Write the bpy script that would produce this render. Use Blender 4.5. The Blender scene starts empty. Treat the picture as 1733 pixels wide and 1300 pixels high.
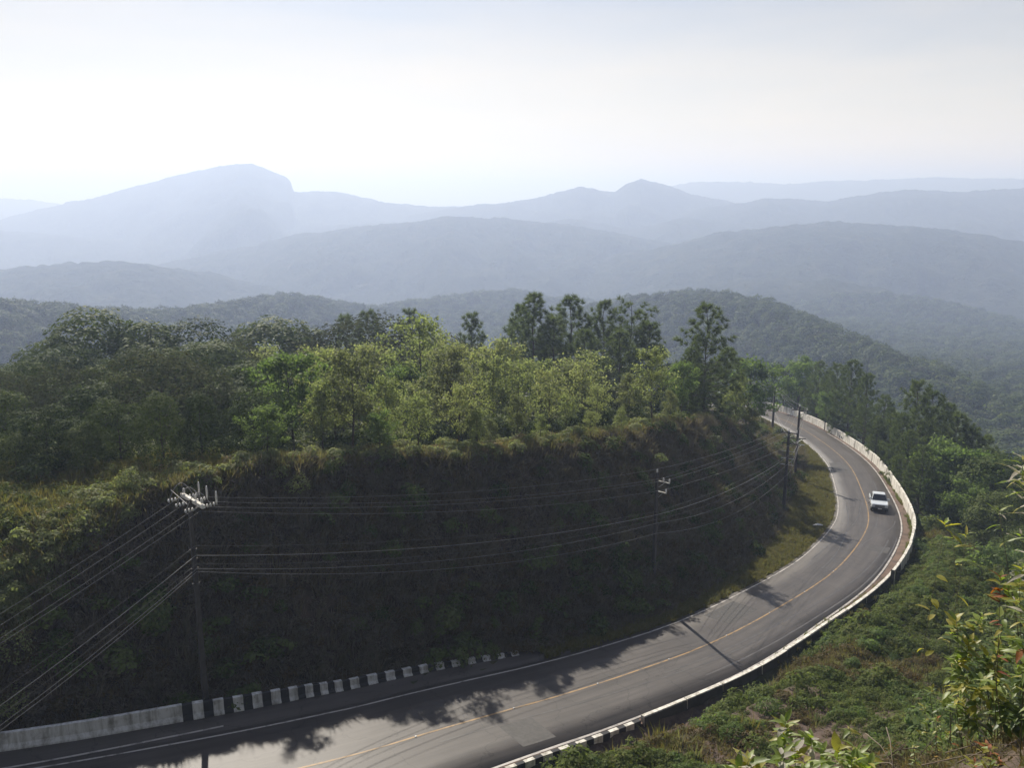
import bpy, bmesh, math, random
import numpy as np
from mathutils import Vector, Matrix

# ------------------------------------------------------------------ camera, sky, sun, exposure
scn = bpy.context.scene
COL = scn.collection
F, HOR, W0, H0 = 1500.0, 322.0, 1733.0, 1300.0
PITCH = math.atan((650 - HOR) / F)
cam = bpy.data.cameras.new('camera'); cam.sensor_width = 36; cam.lens = 36 * F / W0
cam.clip_start = 0.1; cam.clip_end = 60000
cam_o = bpy.data.objects.new('camera', cam); COL.objects.link(cam_o)
cam_o.rotation_euler = (math.pi / 2 - PITCH, 0, 0)
scn.camera = cam_o

SUN_AZ, SUN_EL = math.radians(-18), math.radians(37.4)       # azimuth from +Y, negative = left
world = bpy.data.worlds.new('World'); scn.world = world; world.use_nodes = True
wn, wl = world.node_tree.nodes, world.node_tree.links
bg = wn['Background']; bg.inputs['Strength'].default_value = 0.056
sky = wn.new('ShaderNodeTexSky'); sky.sky_type = 'NISHITA'; sky.sun_disc = False
sky.sun_elevation = SUN_EL; sky.sun_rotation = SUN_AZ
sky.altitude = 900; sky.air_density = 1.0; sky.dust_density = 1.5; sky.ozone_density = 2.2
# thin veil of high cloud: streaks stretched along the horizon
tc = wn.new('ShaderNodeTexCoord'); mp = wn.new('ShaderNodeMapping'); mp.inputs['Scale'].default_value = (1.6, 1.6, 9)
nz = wn.new('ShaderNodeTexNoise'); nz.inputs['Scale'].default_value = 1.5; nz.inputs['Detail'].default_value = 8
nz.inputs['Roughness'].default_value = 0.55
rp = wn.new('ShaderNodeValToRGB'); rp.color_ramp.elements[0].position = 0.34; rp.color_ramp.elements[1].position = 0.7
rp.color_ramp.elements[0].color = (0.0, 0.0, 0.0, 1); rp.color_ramp.elements[1].color = (0.2, 0.2, 0.2, 1)
mx = wn.new('ShaderNodeMix'); mx.data_type = 'RGBA'
wl.new(tc.outputs['Generated'], mp.inputs['Vector']); wl.new(mp.outputs['Vector'], nz.inputs['Vector'])
sz = wn.new('ShaderNodeSeparateXYZ'); wl.new(tc.outputs['Generated'], sz.inputs[0])
low = wn.new('ShaderNodeMapRange'); low.interpolation_type = 'SMOOTHSTEP'; wl.new(sz.outputs['Z'], low.inputs['Value'])
for k_, v_ in (('From Min', -0.02), ('From Max', 0.3), ('To Min', 0.62), ('To Max', 0.0)): low.inputs[k_].default_value = v_     # the veil is seen edge-on, so thicker, towards the horizon
addv = wn.new('ShaderNodeMath'); addv.use_clamp = True
wl.new(nz.outputs['Fac'], rp.inputs['Fac']); wl.new(rp.outputs['Color'], addv.inputs[0]); wl.new(low.outputs[0], addv.inputs[1]); wl.new(addv.outputs[0], mx.inputs['Factor'])
wl.new(sky.outputs['Color'], mx.inputs['A']); mx.inputs['B'].default_value = (15.4, 12.9, 9.6, 1)
wl.new(mx.outputs['Result'], bg.inputs['Color'])

sun = bpy.data.lights.new('sun', 'SUN'); sun.energy = 5.0; sun.angle = math.radians(0.55); sun.color = (1.0, 0.935, 0.83)
sun_o = bpy.data.objects.new('sun', sun); COL.objects.link(sun_o)
SUN_DIR = Vector((math.sin(SUN_AZ) * math.cos(SUN_EL), math.cos(SUN_AZ) * math.cos(SUN_EL), math.sin(SUN_EL)))
sun_o.rotation_euler = (-SUN_DIR).to_track_quat('-Z', 'Y').to_euler()
vs = scn.view_settings; vs.view_transform = 'Standard'; vs.look = 'None'; vs.gamma = 1; vs.use_curve_mapping = False
vs.exposure = 0.5
HAZE_DENSITY, HAZE_G = 5.1e-4, 0.35
scn.render.engine = 'CYCLES'
cy = scn.cycles
cy.max_bounces = 5; cy.diffuse_bounces = 3; cy.glossy_bounces = 1; cy.transmission_bounces = 3
cy.transparent_max_bounces = 4; cy.volume_bounces = 1
cy.use_denoising = True
try: cy.denoiser = 'OPENIMAGEDENOISE'
except Exception: pass
cy.sample_clamp_indirect = 6

# ------------------------------------------------------------------ helpers
rnd = random.Random(7)
rng = np.random.default_rng(11)
CP, SP = math.cos(PITCH), math.sin(PITCH)
def ray(px, py):
    """direction through a photo pixel, scaled to y = 1"""
    u = (px - W0 / 2) / F; v = -(py - H0 / 2) / F
    d = np.array([u, CP + v * SP, -SP + v * CP]); return d / d[1]
def at(px, py, D): return ray(px, py) * D
def project(p):
    d = p[1] * CP - p[2] * SP; v = p[1] * SP + p[2] * CP
    return W0 / 2 + F * p[0] / d, H0 / 2 - F * v / d

def _hash(ix, iy, seed):
    h = (ix.astype(np.int64) * 374761393 + iy.astype(np.int64) * 668265263 + seed * 974634777) & 0xFFFFFFFF
    h = ((h ^ (h >> 13)) * 1274126177) & 0xFFFFFFFF
    h = h ^ (h >> 16)
    return (h & 0xFFFFFF) / float(0xFFFFFF)
def vnoise(x, y, seed=0):
    x = np.asarray(x, float); y = np.asarray(y, float)
    ix = np.floor(x); iy = np.floor(y); fx = x - ix; fy = y - iy
    fx = fx * fx * (3 - 2 * fx); fy = fy * fy * (3 - 2 * fy)
    a = _hash(ix, iy, seed); b = _hash(ix + 1, iy, seed); c = _hash(ix, iy + 1, seed); d = _hash(ix + 1, iy + 1, seed)
    return (a + (b - a) * fx) * (1 - fy) + (c + (d - c) * fx) * fy
def fbm(x, y, seed=0, oct=4, gain=0.5):
    s = 0; a = 1; t = 0
    for o in range(oct):
        s = s + a * (vnoise(x * 2 ** o + 17.3 * o, y * 2 ** o - 9.1 * o, seed + o) - 0.5); t += a; a *= gain
    return s / t * 2

def sstep(a, b, x):
    t = np.clip((x - a) / (b - a), 0, 1); return t * t * (3 - 2 * t)

def tag(o, label=None, cat=None, group=None, kind=None):
    if label: o['label'] = label
    if cat: o['category'] = cat
    if group: o['group'] = group
    if kind: o['kind'] = kind
    return o
def link(name, me, parent=None, mat=None):
    o = bpy.data.objects.new(name, me)
    COL.objects.link(o)
    if parent is not None: o.parent = parent
    if mat is not None and not me.materials: me.materials.append(mat)
    return o
def empty(name, loc=(0, 0, 0), rz=0.0, parent=None):
    o = bpy.data.objects.new(name, None); COL.objects.link(o); o.location = loc; o.rotation_euler = (0, 0, rz)
    o.empty_display_size = 0.2
    if parent is not None: o.parent = parent
    return o
def copy_tree(o, parent=None):
    c = o.copy(); COL.objects.link(c); c.parent = parent
    for ch in list(o.children): copy_tree(ch, c)
    return c
def mesh_np(name, verts, faces, mat=None, smooth=False):
    """verts (n,3); faces (m,k) all the same size k"""
    me = bpy.data.meshes.new(name)
    verts = np.ascontiguousarray(verts, dtype=np.float32); faces = np.ascontiguousarray(faces, dtype=np.int32)
    k = faces.shape[1]
    me.vertices.add(len(verts)); me.vertices.foreach_set('co', verts.ravel())
    me.loops.add(faces.size); me.loops.foreach_set('vertex_index', faces.ravel())
    me.polygons.add(len(faces)); me.polygons.foreach_set('loop_start', np.arange(0, faces.size, k, dtype=np.int32))
    me.polygons.foreach_set('loop_total', np.full(len(faces), k, dtype=np.int32))
    if smooth: me.polygons.foreach_set('use_smooth', np.ones(len(faces), dtype=bool))
    me.update(calc_edges=True); me.validate()
    if mat is not None: me.materials.append(mat)
    return me
def set_uv(me, uv_per_vert):
    l = me.uv_layers.new(name='uv')
    idx = np.empty(len(me.loops), dtype=np.int32); me.loops.foreach_get('vertex_index', idx)
    l.data.foreach_set('uv', np.ascontiguousarray(uv_per_vert[idx], dtype=np.float32).ravel())

class MB:
    """collects boxes, bars and tubes into one mesh"""
    def __init__(s): s.v = []; s.f = []
    def add(s, verts, faces):
        n = len(s.v); s.v += [tuple(map(float, p)) for p in verts]; s.f += [tuple(i + n for i in q) for q in faces]; return s
    def box(s, x0, x1, y0, y1, z0, z1, M=None):
        P = [(x, y, z) for z in (z0, z1) for y in (y0, y1) for x in (x0, x1)]
        if M is not None: P = [M @ Vector(p) for p in P]
        return s.add(P, [(0, 2, 3, 1), (4, 5, 7, 6), (0, 1, 5, 4), (2, 6, 7, 3), (0, 4, 6, 2), (1, 3, 7, 5)])
    def tube(s, pts, rad, n=6, cap=True):
        pts = [Vector(p) for p in pts]; rings = []
        for i, p in enumerate(pts):
            t = (pts[min(i + 1, len(pts) - 1)] - pts[max(i - 1, 0)])
            if t.length < 1e-9: t = Vector((0, 0, 1))
            t.normalize(); a = t.cross(Vector((0, 0, 1)))
            if a.length < 1e-3: a = t.cross(Vector((1, 0, 0)))
            a.normalize(); b = t.cross(a)
            r = rad[i] if hasattr(rad, '__len__') else rad
            rings.append([p + (a * math.cos(2 * math.pi * k / n) + b * math.sin(2 * math.pi * k / n)) * r for k in range(n)])
        V = [q for r in rings for q in r]; Fc = []
        for i in range(len(pts) - 1):
            for k in range(n):
                Fc.append((i * n + k, i * n + (k + 1) % n, (i + 1) * n + (k + 1) % n, (i + 1) * n + k))
        if cap:
            Fc.append(tuple(range(n - 1, -1, -1))); Fc.append(tuple((len(pts) - 1) * n + k for k in range(n)))
        return s.add(V, Fc)
    def prism(s, prof, y0, y1, M=None):
        n = len(prof); P = [Vector((x, y, z)) for y in (y0, y1) for x, z in prof]
        if M is not None: P = [M @ p for p in P]
        Fc = [tuple(range(n)), tuple(range(2 * n - 1, n - 1, -1))]
        for k in range(n): Fc.append((k, n + k, n + (k + 1) % n, (k + 1) % n))
        return s.add(P, Fc)
    def mesh(s, name, mat=None, smooth=False, fix=True):
        me = bpy.data.meshes.new(name); me.from_pydata(s.v, [], s.f)
        if fix:
            bm = bmesh.new(); bm.from_mesh(me); bmesh.ops.recalc_face_normals(bm, faces=bm.faces); bm.to_mesh(me); bm.free()
        if smooth:
            for p in me.polygons: p.use_smooth = True
        if mat is not None: me.materials.append(mat)
        me.update(); return me
    def build(s, name, mat, parent=None, smooth=False):
        return link(name, s.mesh(name, mat, smooth), parent)

# ------------------------------------------------------------------ materials
def new_mat(name):
    m = bpy.data.materials.new(name); m.use_nodes = True
    nt = m.node_tree; return m, nt.nodes, nt.links, nt.nodes['Principled BSDF'], nt.nodes['Material Output']
def ramp(N, pts):
    r = N.new('ShaderNodeValToRGB'); e = r.color_ramp.elements
    while len(e) < len(pts): e.new(0.5)
    for k, (p, c) in enumerate(pts): e[k].position = p; e[k].color = (*c, 1)
    return r
def noise_tex(N, L, vec, scale, detail=5, rough=0.55):
    n = N.new('ShaderNodeTexNoise'); n.inputs['Scale'].default_value = scale; n.inputs['Detail'].default_value = detail
    n.inputs['Roughness'].default_value = rough
    if vec is not None: L.new(vec, n.inputs['Vector'])
    return n.outputs['Fac']
def bump(N, L, h, strength, dist, bsdf):
    b = N.new('ShaderNodeBump'); b.inputs['Strength'].default_value = strength; b.inputs['Distance'].default_value = dist
    L.new(h, b.inputs['Height']); L.new(b.outputs['Normal'], bsdf.inputs['Normal'])
def plain(name, col, rough=0.6, metal=0.0, scale=6.0, var=0.35, bumpy=0.0, spec=0.5):
    m, N, L, B, O = new_mat(name)
    t = N.new('ShaderNodeTexCoord'); f = noise_tex(N, L, t.outputs['Object'], scale, 6)
    lo = tuple(c * (1 - var) for c in col); hi = tuple(min(1, c * (1 + var * 0.7)) for c in col)
    r = ramp(N, [(0.3, lo), (0.7, hi)]); L.new(f, r.inputs['Fac']); L.new(r.outputs['Color'], B.inputs['Base Color'])
    B.inputs['Roughness'].default_value = rough; B.inputs['Metallic'].default_value = metal
    B.inputs['Specular IOR Level'].default_value = spec
    if bumpy: bump(N, L, f, bumpy, 0.02, B)
    return m
def leaf_mat(name, cols, trans=0.45, gloss=0.25, tint=(1.15, 1.25, 0.7), objw=0.38):
    """two sided leaf: reflects one colour, lets a yellower one through; colour varies leaf by leaf and plant by plant"""
    m, N, L, B, O = new_mat(name)
    g = N.new('ShaderNodeNewGeometry'); oi = N.new('ShaderNodeObjectInfo')
    mixr = N.new('ShaderNodeMath'); mixr.operation = 'MULTIPLY_ADD'; mixr.inputs[1].default_value = 1 - objw
    mul = N.new('ShaderNodeMath'); mul.operation = 'MULTIPLY'; mul.inputs[1].default_value = objw
    L.new(oi.outputs['Random'], mul.inputs[0]); L.new(g.outputs['Random Per Island'], mixr.inputs[0]); L.new(mul.outputs[0], mixr.inputs[2])
    n = len(cols); r = ramp(N, [(0.08 + 0.84 * k / max(1, n - 1), c) for k, c in enumerate(cols)]); L.new(mixr.outputs[0], r.inputs['Fac'])
    tr = N.new('ShaderNodeBsdfTranslucent'); tm = N.new('ShaderNodeMix'); tm.data_type = 'RGBA'; tm.blend_type = 'MULTIPLY'
    tm.inputs['Factor'].default_value = 1; L.new(r.outputs['Color'], tm.inputs['A']); tm.inputs['B'].default_value = (*tint, 1)
    L.new(tm.outputs['Result'], tr.inputs['Color'])
    L.new(r.outputs['Color'], B.inputs['Base Color']); B.inputs['Roughness'].default_value = 0.55
    B.inputs['Specular IOR Level'].default_value = gloss * 0.3
    mx = N.new('ShaderNodeMixShader'); mx.inputs[0].default_value = trans
    L.new(B.outputs[0], mx.inputs[1]); L.new(tr.outputs[0], mx.inputs[2]); L.new(mx.outputs[0], O.inputs['Surface'])
    return m

M = {}
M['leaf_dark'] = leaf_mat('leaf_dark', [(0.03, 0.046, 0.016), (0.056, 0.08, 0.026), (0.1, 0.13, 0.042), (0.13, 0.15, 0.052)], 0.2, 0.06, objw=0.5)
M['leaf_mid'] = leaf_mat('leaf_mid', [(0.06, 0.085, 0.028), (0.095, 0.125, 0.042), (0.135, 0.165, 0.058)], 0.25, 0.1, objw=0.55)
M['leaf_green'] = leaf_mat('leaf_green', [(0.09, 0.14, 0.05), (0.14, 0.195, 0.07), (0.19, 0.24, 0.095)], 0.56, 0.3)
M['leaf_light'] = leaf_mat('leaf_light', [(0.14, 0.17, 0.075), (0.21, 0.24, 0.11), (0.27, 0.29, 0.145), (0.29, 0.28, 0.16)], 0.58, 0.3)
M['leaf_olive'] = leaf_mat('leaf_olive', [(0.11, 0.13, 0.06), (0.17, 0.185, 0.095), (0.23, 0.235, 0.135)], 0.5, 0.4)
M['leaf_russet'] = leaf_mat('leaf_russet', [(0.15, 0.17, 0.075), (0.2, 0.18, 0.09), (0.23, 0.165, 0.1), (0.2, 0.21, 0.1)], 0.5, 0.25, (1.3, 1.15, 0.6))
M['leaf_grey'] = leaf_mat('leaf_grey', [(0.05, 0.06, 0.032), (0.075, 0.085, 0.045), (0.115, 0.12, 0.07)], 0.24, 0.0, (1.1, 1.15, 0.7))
M['needle'] = leaf_mat('needle', [(0.065, 0.085, 0.038), (0.105, 0.135, 0.06), (0.155, 0.18, 0.085)], 0.45, 0.2)
M['grass_dry'] = leaf_mat('grass_dry', [(0.12, 0.145, 0.055), (0.175, 0.19, 0.08), (0.22, 0.2, 0.11), (0.15, 0.185, 0.065)], 0.45, 0.2, (1.15, 1.1, 0.75))
M['grass_verge'] = leaf_mat('grass_verge', [(0.13, 0.14, 0.045), (0.19, 0.185, 0.065), (0.2, 0.165, 0.08), (0.15, 0.17, 0.05)], 0.42, 0.2, (1.15, 1.15, 0.65))
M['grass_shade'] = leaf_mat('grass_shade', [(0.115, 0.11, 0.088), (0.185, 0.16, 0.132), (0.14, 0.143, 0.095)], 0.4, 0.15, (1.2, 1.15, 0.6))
M['fern'] = leaf_mat('fern', [(0.075, 0.1, 0.036), (0.115, 0.145, 0.05), (0.155, 0.185, 0.065), (0.175, 0.17, 0.07)], 0.48, 0.15)
M['fern_brown'] = leaf_mat('fern_brown', [(0.1, 0.08, 0.045), (0.14, 0.11, 0.06), (0.1, 0.11, 0.045)], 0.4, 0.2, (1.2, 1.05, 0.6))
M['bark'] = plain('bark', (0.075, 0.058, 0.045), 0.9, scale=9, var=0.5, bumpy=0.4)
M['bark_pale'] = plain('bark_pale', (0.13, 0.11, 0.09), 0.9, scale=9, var=0.4, bumpy=0.3)

def ground_mat():
    m, N, L, B, O = new_mat('hillside_soil')
    a = N.new('ShaderNodeAttribute'); a.attribute_name = 'soil'
    t = N.new('ShaderNodeNewGeometry')
    n1 = noise_tex(N, L, t.outputs['Position'], 0.35, 8, 0.62); n2 = noise_tex(N, L, t.outputs['Position'], 2.2, 6, 0.6)
    g = ramp(N, [(0.32, (0.03, 0.036, 0.018)), (0.52, (0.05, 0.055, 0.026)), (0.7, (0.08, 0.07, 0.038))]); L.new(n1, g.inputs['Fac'])
    s = ramp(N, [(0.3, (0.055, 0.042, 0.036)), (0.5, (0.095, 0.07, 0.056)), (0.72, (0.14, 0.1, 0.076))]); L.new(n2, s.inputs['Fac'])
    mx = N.new('ShaderNodeMix'); mx.data_type = 'RGBA'; L.new(a.outputs['Fac'], mx.inputs['Factor'])
    L.new(g.outputs['Color'], mx.inputs['A']); L.new(s.outputs['Color'], mx.inputs['B']); L.new(mx.outputs['Result'], B.inputs['Base Color'])
    B.inputs['Roughness'].default_value = 0.95; B.inputs['Specular IOR Level'].default_value = 0.15
    bump(N, L, n2, 0.7, 0.25, B); return m
M['ground'] = ground_mat()
def asphalt_mat():
    m, N, L, B, O = new_mat('asphalt')
    uv = N.new('ShaderNodeUVMap'); sep = N.new('ShaderNodeSeparateXYZ'); L.new(uv.outputs['UV'], sep.inputs[0])
    st = N.new('ShaderNodeMapping'); st.inputs['Scale'].default_value = (2.4, 0.1, 1); L.new(uv.outputs['UV'], st.inputs['Vector'])
    streak = noise_tex(N, L, st.outputs['Vector'], 1.0, 5, 0.6)
    blot = noise_tex(N, L, uv.outputs['UV'], 0.35, 7, 0.62); grain = noise_tex(N, L, uv.outputs['UV'], 14, 4, 0.7)
    s1 = N.new('ShaderNodeMath'); s1.operation = 'MULTIPLY_ADD'; s1.inputs[1].default_value = 0.55; L.new(streak, s1.inputs[0])
    s2 = N.new('ShaderNodeMath'); s2.operation = 'MULTIPLY_ADD'; s2.inputs[1].default_value = 0.35; L.new(blot, s2.inputs[0])
    s3 = N.new('ShaderNodeMath'); s3.operation = 'MULTIPLY'; s3.inputs[1].default_value = 0.12; L.new(grain, s3.inputs[0])
    L.new(s3.outputs[0], s2.inputs[2]); L.new(s2.outputs[0], s1.inputs[2])
    r = ramp(N, [(0.36, (0.043, 0.038, 0.035)), (0.5, (0.064, 0.056, 0.051)), (0.66, (0.094, 0.082, 0.074))]); L.new(s1.outputs[0], r.inputs['Fac'])
    wp = N.new('ShaderNodeMix'); wp.data_type = 'VECTOR'; wp.inputs['Factor'].default_value = 0.12; nw = N.new('ShaderNodeTexNoise'); nw.inputs['Scale'].default_value = 0.9; nw.inputs['Detail'].default_value = 4
    L.new(uv.outputs['UV'], nw.inputs['Vector']); L.new(uv.outputs['UV'], wp.inputs['A']); vmul = N.new('ShaderNodeVectorMath'); vmul.operation = 'SCALE'; vmul.inputs['Scale'].default_value = 14; L.new(nw.outputs['Color'], vmul.inputs[0]); L.new(vmul.outputs[0], wp.inputs['B'])
    vo = N.new('ShaderNodeTexVoronoi'); vo.feature = 'DISTANCE_TO_EDGE'; vo.inputs['Scale'].default_value = 0.27; L.new(wp.outputs['Result'], vo.inputs['Vector'])
    cr = ramp(N, [(0.0, (0.42, 0.42, 0.42)), (0.011, (1, 1, 1))]); L.new(vo.outputs['Distance'], cr.inputs['Fac'])
    mk = N.new('ShaderNodeMix'); mk.data_type = 'RGBA'; mk.blend_type = 'MULTIPLY'; mk.inputs['Factor'].default_value = 0.75; L.new(r.outputs['Color'], mk.inputs['A']); L.new(cr.outputs['Color'], mk.inputs['B'])
    L.new(mk.outputs['Result'], B.inputs['Base Color']); B.inputs['Roughness'].default_value = 0.56; B.inputs['Specular IOR Level'].default_value = 0.4
    bump(N, L, grain, 0.25, 0.01, B); return m
M['asphalt'] = asphalt_mat()
def worn_paint(name, col, under, lo=0.36, hi=0.5, scale=3.0, rough=0.6, streak=False):
    m, N, L, B, O = new_mat(name)
    g = N.new('ShaderNodeNewGeometry'); f = noise_tex(N, L, g.outputs['Position'], scale, 8, 0.68)
    r = ramp(N, [(lo, under), (hi, col)]); L.new(f, r.inputs['Fac']); out = r.outputs['Color']
    if streak:      # rain stains running down the face
        mp_ = N.new('ShaderNodeMapping'); mp_.inputs['Scale'].default_value = (2.6, 2.6, 0.35); L.new(g.outputs['Position'], mp_.inputs['Vector'])
        st = ramp(N, [(0.36, (0.36, 0.34, 0.3)), (0.56, (1, 1, 1))]); L.new(noise_tex(N, L, mp_.outputs['Vector'], 1.0, 6, 0.7), st.inputs['Fac'])
        ms = N.new('ShaderNodeMix'); ms.data_type = 'RGBA'; ms.blend_type = 'MULTIPLY'; ms.inputs['Factor'].default_value = 0.85; L.new(out, ms.inputs['A']); L.new(st.outputs['Color'], ms.inputs['B']); out = ms.outputs['Result']
    L.new(out, B.inputs['Base Color'])
    B.inputs['Roughness'].default_value = rough; return m
M['paint_yellow'] = worn_paint('road_paint_yellow', (0.3, 0.185, 0.075), (0.12, 0.09, 0.06), 0.36, 0.56, 1.6)
M['paint_white'] = worn_paint('road_paint_white', (0.42, 0.39, 0.36), (0.13, 0.12, 0.11), 0.34, 0.5, 1.6)
M['wall_white'] = worn_paint('limewash', (0.72, 0.69, 0.62), (0.3, 0.28, 0.23), 0.3, 0.46, 1.3, 0.85, True)
M['wall_grey'] = worn_paint('barrier_white', (0.62, 0.62, 0.62), (0.36, 0.35, 0.34), 0.32, 0.5, 1.6, 0.85, True)
M['wall_black'] = worn_paint('kerb_black', (0.02, 0.02, 0.022), (0.06, 0.055, 0.05), 0.3, 0.42, 2.0, 0.8)
M['concrete'] = plain('pole_concrete', (0.065, 0.06, 0.056), 0.9, scale=2.5, var=0.3)
M['pole_dark'] = plain('pole_weathered', (0.07, 0.06, 0.055), 0.9, scale=2.5, var=0.3)
M['steel'] = plain('galvanised_steel', (0.5, 0.5, 0.5), 0.4, 0.8, scale=5, var=0.2)
M['porcelain'] = plain('porcelain', (0.66, 0.64, 0.6), 0.25, scale=8, var=0.15)
M['wire'] = plain('aluminium_wire', (0.27, 0.265, 0.26), 0.45, 0.4, scale=1, var=0.15)
M['cable'] = plain('cable_sheath', (0.12, 0.115, 0.11), 0.55, scale=1, var=0.15)
M['dirt'] = plain('red_dirt', (0.12, 0.078, 0.056), 0.95, scale=0.8, var=0.5, bumpy=0.3)

# ------------------------------------------------------------------ the road's centre line
_CL = [(-75, 21, -21.5), (-55, 23.0, -23.2), (-40, 25.5, -24.3), (-24, 30.2, -25.3), (-14, 34.4, -26.0),
       (-7.6, 37.7, -26.5), (-4.4, 40.0, -26.9), (-0.8, 42.6, -27.4), (3.2, 45.5, -28.0), (7.7, 49.0, -28.6), (12.9, 53.4, -29.3),
       (19.2, 60.3, -30.4), (27.5, 70.5, -31.8), (34.8, 82.5, -33.4), (38.9, 91.5, -34.5), (43.0, 104.0, -35.9), (46.8, 117.5, -37.4), (49.2, 130.5, -38.9),
       (50.6, 145, -40.4), (50.8, 158, -41.7), (49.0, 171, -43.0), (44, 184, -44.4), (34, 196, -46), (20, 205, -47.5), (0, 214, -49.5)]
def catmull(P, step=0.5):
    P = np.array(P, float); out = []
    Q = np.vstack([2 * P[0] - P[1], P, 2 * P[-1] - P[-2]])
    for i in range(1, len(Q) - 2):
        n = max(2, int(np.linalg.norm(Q[i + 1] - Q[i]) / step))
        t = np.linspace(0, 1, n, endpoint=False)[:, None]
        out.append(0.5 * (2 * Q[i] + (Q[i + 1] - Q[i - 1]) * t + (2 * Q[i - 1] - 5 * Q[i] + 4 * Q[i + 1] - Q[i + 2]) * t ** 2
                          + (3 * Q[i] - Q[i - 1] - 3 * Q[i + 1] + Q[i + 2]) * t ** 3))
    out.append(P[-1:]); return np.vstack(out)
RC = catmull(_CL)
for _ in range(8):
    RC[1:-1] = 0.25 * RC[:-2] + 0.5 * RC[1:-1] + 0.25 * RC[2:]
_seg = np.hypot(*np.diff(RC[:, :2], axis=0).T); RS = np.r_[0, np.cumsum(_seg)]
_i0 = int(((RC[:, :2] - np.array([-7.6, 37.7])) ** 2).sum(1).argmin()); RS = RS - RS[_i0]     # s = 0 where the yellow line enters the frame
RT = np.gradient(RC[:, :2], axis=0); RT /= np.hypot(*RT.T)[:, None]; RN = np.c_[RT[:, 1], -RT[:, 0]]   # RN points to the outer side
def W_out(s): return np.interp(s, [-20, 0, 8, 19, 35, 60, 80, 100, 140], [4.3, 4.3, 4.05, 3.8, 3.35, 3.25, 3.15, 3.0, 3.1])
def W_in(s): return np.interp(s, [-20, 0, 8, 19, 35, 60, 80, 100, 140], [4.0, 4.0, 3.75, 3.45, 3.35, 3.2, 3.05, 2.95, 3.0])
def toe(s): return W_in(s) + np.interp(s, [-60, -10, 5, 14, 26, 40, 55, 72, 90, 110, 130], [3.2, 3.2, 3.2, 2.4, 2.0, 3.2, 4.6, 6.2, 4.6, 2.6, 2.2])
def wall_off(s): return W_out(s) + np.interp(s, [-60, 0, 15, 30, 45, 58, 75, 95, 120, 150], [0.55, 0.55, 0.5, 0.5, 0.85, 1.25, 1.0, 0.8, 0.7, 0.7])
def road_sd(x, y):
    """arc length, signed offset (outer side +) and road height at the nearest point of the centre line"""
    x = np.atleast_1d(np.asarray(x, float)).ravel(); y = np.atleast_1d(np.asarray(y, float)).ravel()
    S = np.empty(len(x)); Dd = np.empty(len(x)); Z = np.empty(len(x)); c = RC[::2]; n = RN[::2]; ss = RS[::2]
    for a in range(0, len(x), 20000):
        b = slice(a, a + 20000)
        dx = x[b, None] - c[None, :, 0]; dy = y[b, None] - c[None, :, 1]; dd = dx * dx + dy * dy
        j = dd.argmin(1); S[b] = ss[j]; Z[b] = c[j, 2]
        Dd[b] = np.sqrt(dd.min(1)) * np.sign(dx[np.arange(len(j)), j] * n[j, 0] + dy[np.arange(len(j)), j] * n[j, 1])
    return S, Dd, Z
def on_road(s, d, dz=0.0):
    s = np.atleast_1d(s); d = np.broadcast_to(np.atleast_1d(d), s.shape)
    x = np.interp(s, RS, RC[:, 0]); y = np.interp(s, RS, RC[:, 1]); z = np.interp(s, RS, RC[:, 2])
    nx = np.interp(s, RS, RN[:, 0]); ny = np.interp(s, RS, RN[:, 1])
    return np.c_[x + nx * d, y + ny * d, z + dz]

# ------------------------------------------------------------------ terrain
def KC(s): return np.interp(s, [-19, -9], [2.3, 1.13])
def cut_z(x, y):
    s, d, z = road_sd(x, y); return z + KC(s) * np.maximum(0, -d - toe(s)), s, d, z
ctrl = []
for px, py in [(20, 1060), (57, 1010), (104, 925), (188, 880), (223, 838), (330, 822), (480, 792), (625, 778), (740, 774), (850, 768), (1000, 746), (1130, 722), (1200, 712), (1245, 722), (1285, 762)]:
    r = ray(px, py); ys = np.arange(38, 125, 0.1); cz = cut_z(r[0] * ys, ys)[0]
    k = np.where(r[2] * ys < cz)[0]
    if len(k): ctrl.append(tuple(r * ys[k[0]]))
EDGE = list(ctrl)
ctrl += [(-5, 78, -22.6), (-5, 98, -27.5), (-10, 125, -34), (-10, 165, -48), (12, 92, -25.6), (20, 106, -29.5), (31, 118, -33.5),
         (20, 130, -33), (26, 152, -42), (15, 180, -52), (-40, 62, -20), (-40, 82, -24.5), (-45, 112, -30), (-50, 165, -49), (-80, 62, -20),
         (-80, 105, -31), (-95, 155, -50), (-31, 50, -17.2), (-60, 48, -17.5), (-22, 62, -20.2), (-100, 35, -15), (-30, 44, -18.3), (-38, 43, -17.6), (-33, 38.5, -19.0), (-42, 37, -18.4), (-10, 66, -20.4), (3, 76, -21.8),
         (-20, 18, -20.5), (-34, 17, -31), (-50, 8, -34), (-90, 0, -38), (0, 0, -1.8), (0, -20, 0.5), (-20, 0, -7), (25, -5, -1), (0, 6, -7.6), (-10, 15, -14.2), (0, 14, -13),
         (0, 20, -17), (0, 30, -23), (10, 30, -22.2), (20, 40, -26.2), (25, 50, -28.9), (30, 30, -19), (41, 55, -30), (48, 72, -35.2),
         (3.2, 6.5, -6.2), (5.4, 9.6, -7.0), (8, 9, -5.8), (10, 14, -10.2), (14, 20, -14.2), (20, 22, -14.5), (7, 7, -4.0),
         (52, 90, -39), (62, 88, -43), (60, 112, -47), (76, 132, -58), (68, 160, -56), (64, 178, -58), (92, 205, -76), (50, 60, -31.5), (64, 52, -31), (84, 82, -48), (110, 130, -70),
         (120, 60, -50), (40, 225, -62), (-20, 230, -70), (-90, 230, -72), (100, 260, -85)]
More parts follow.
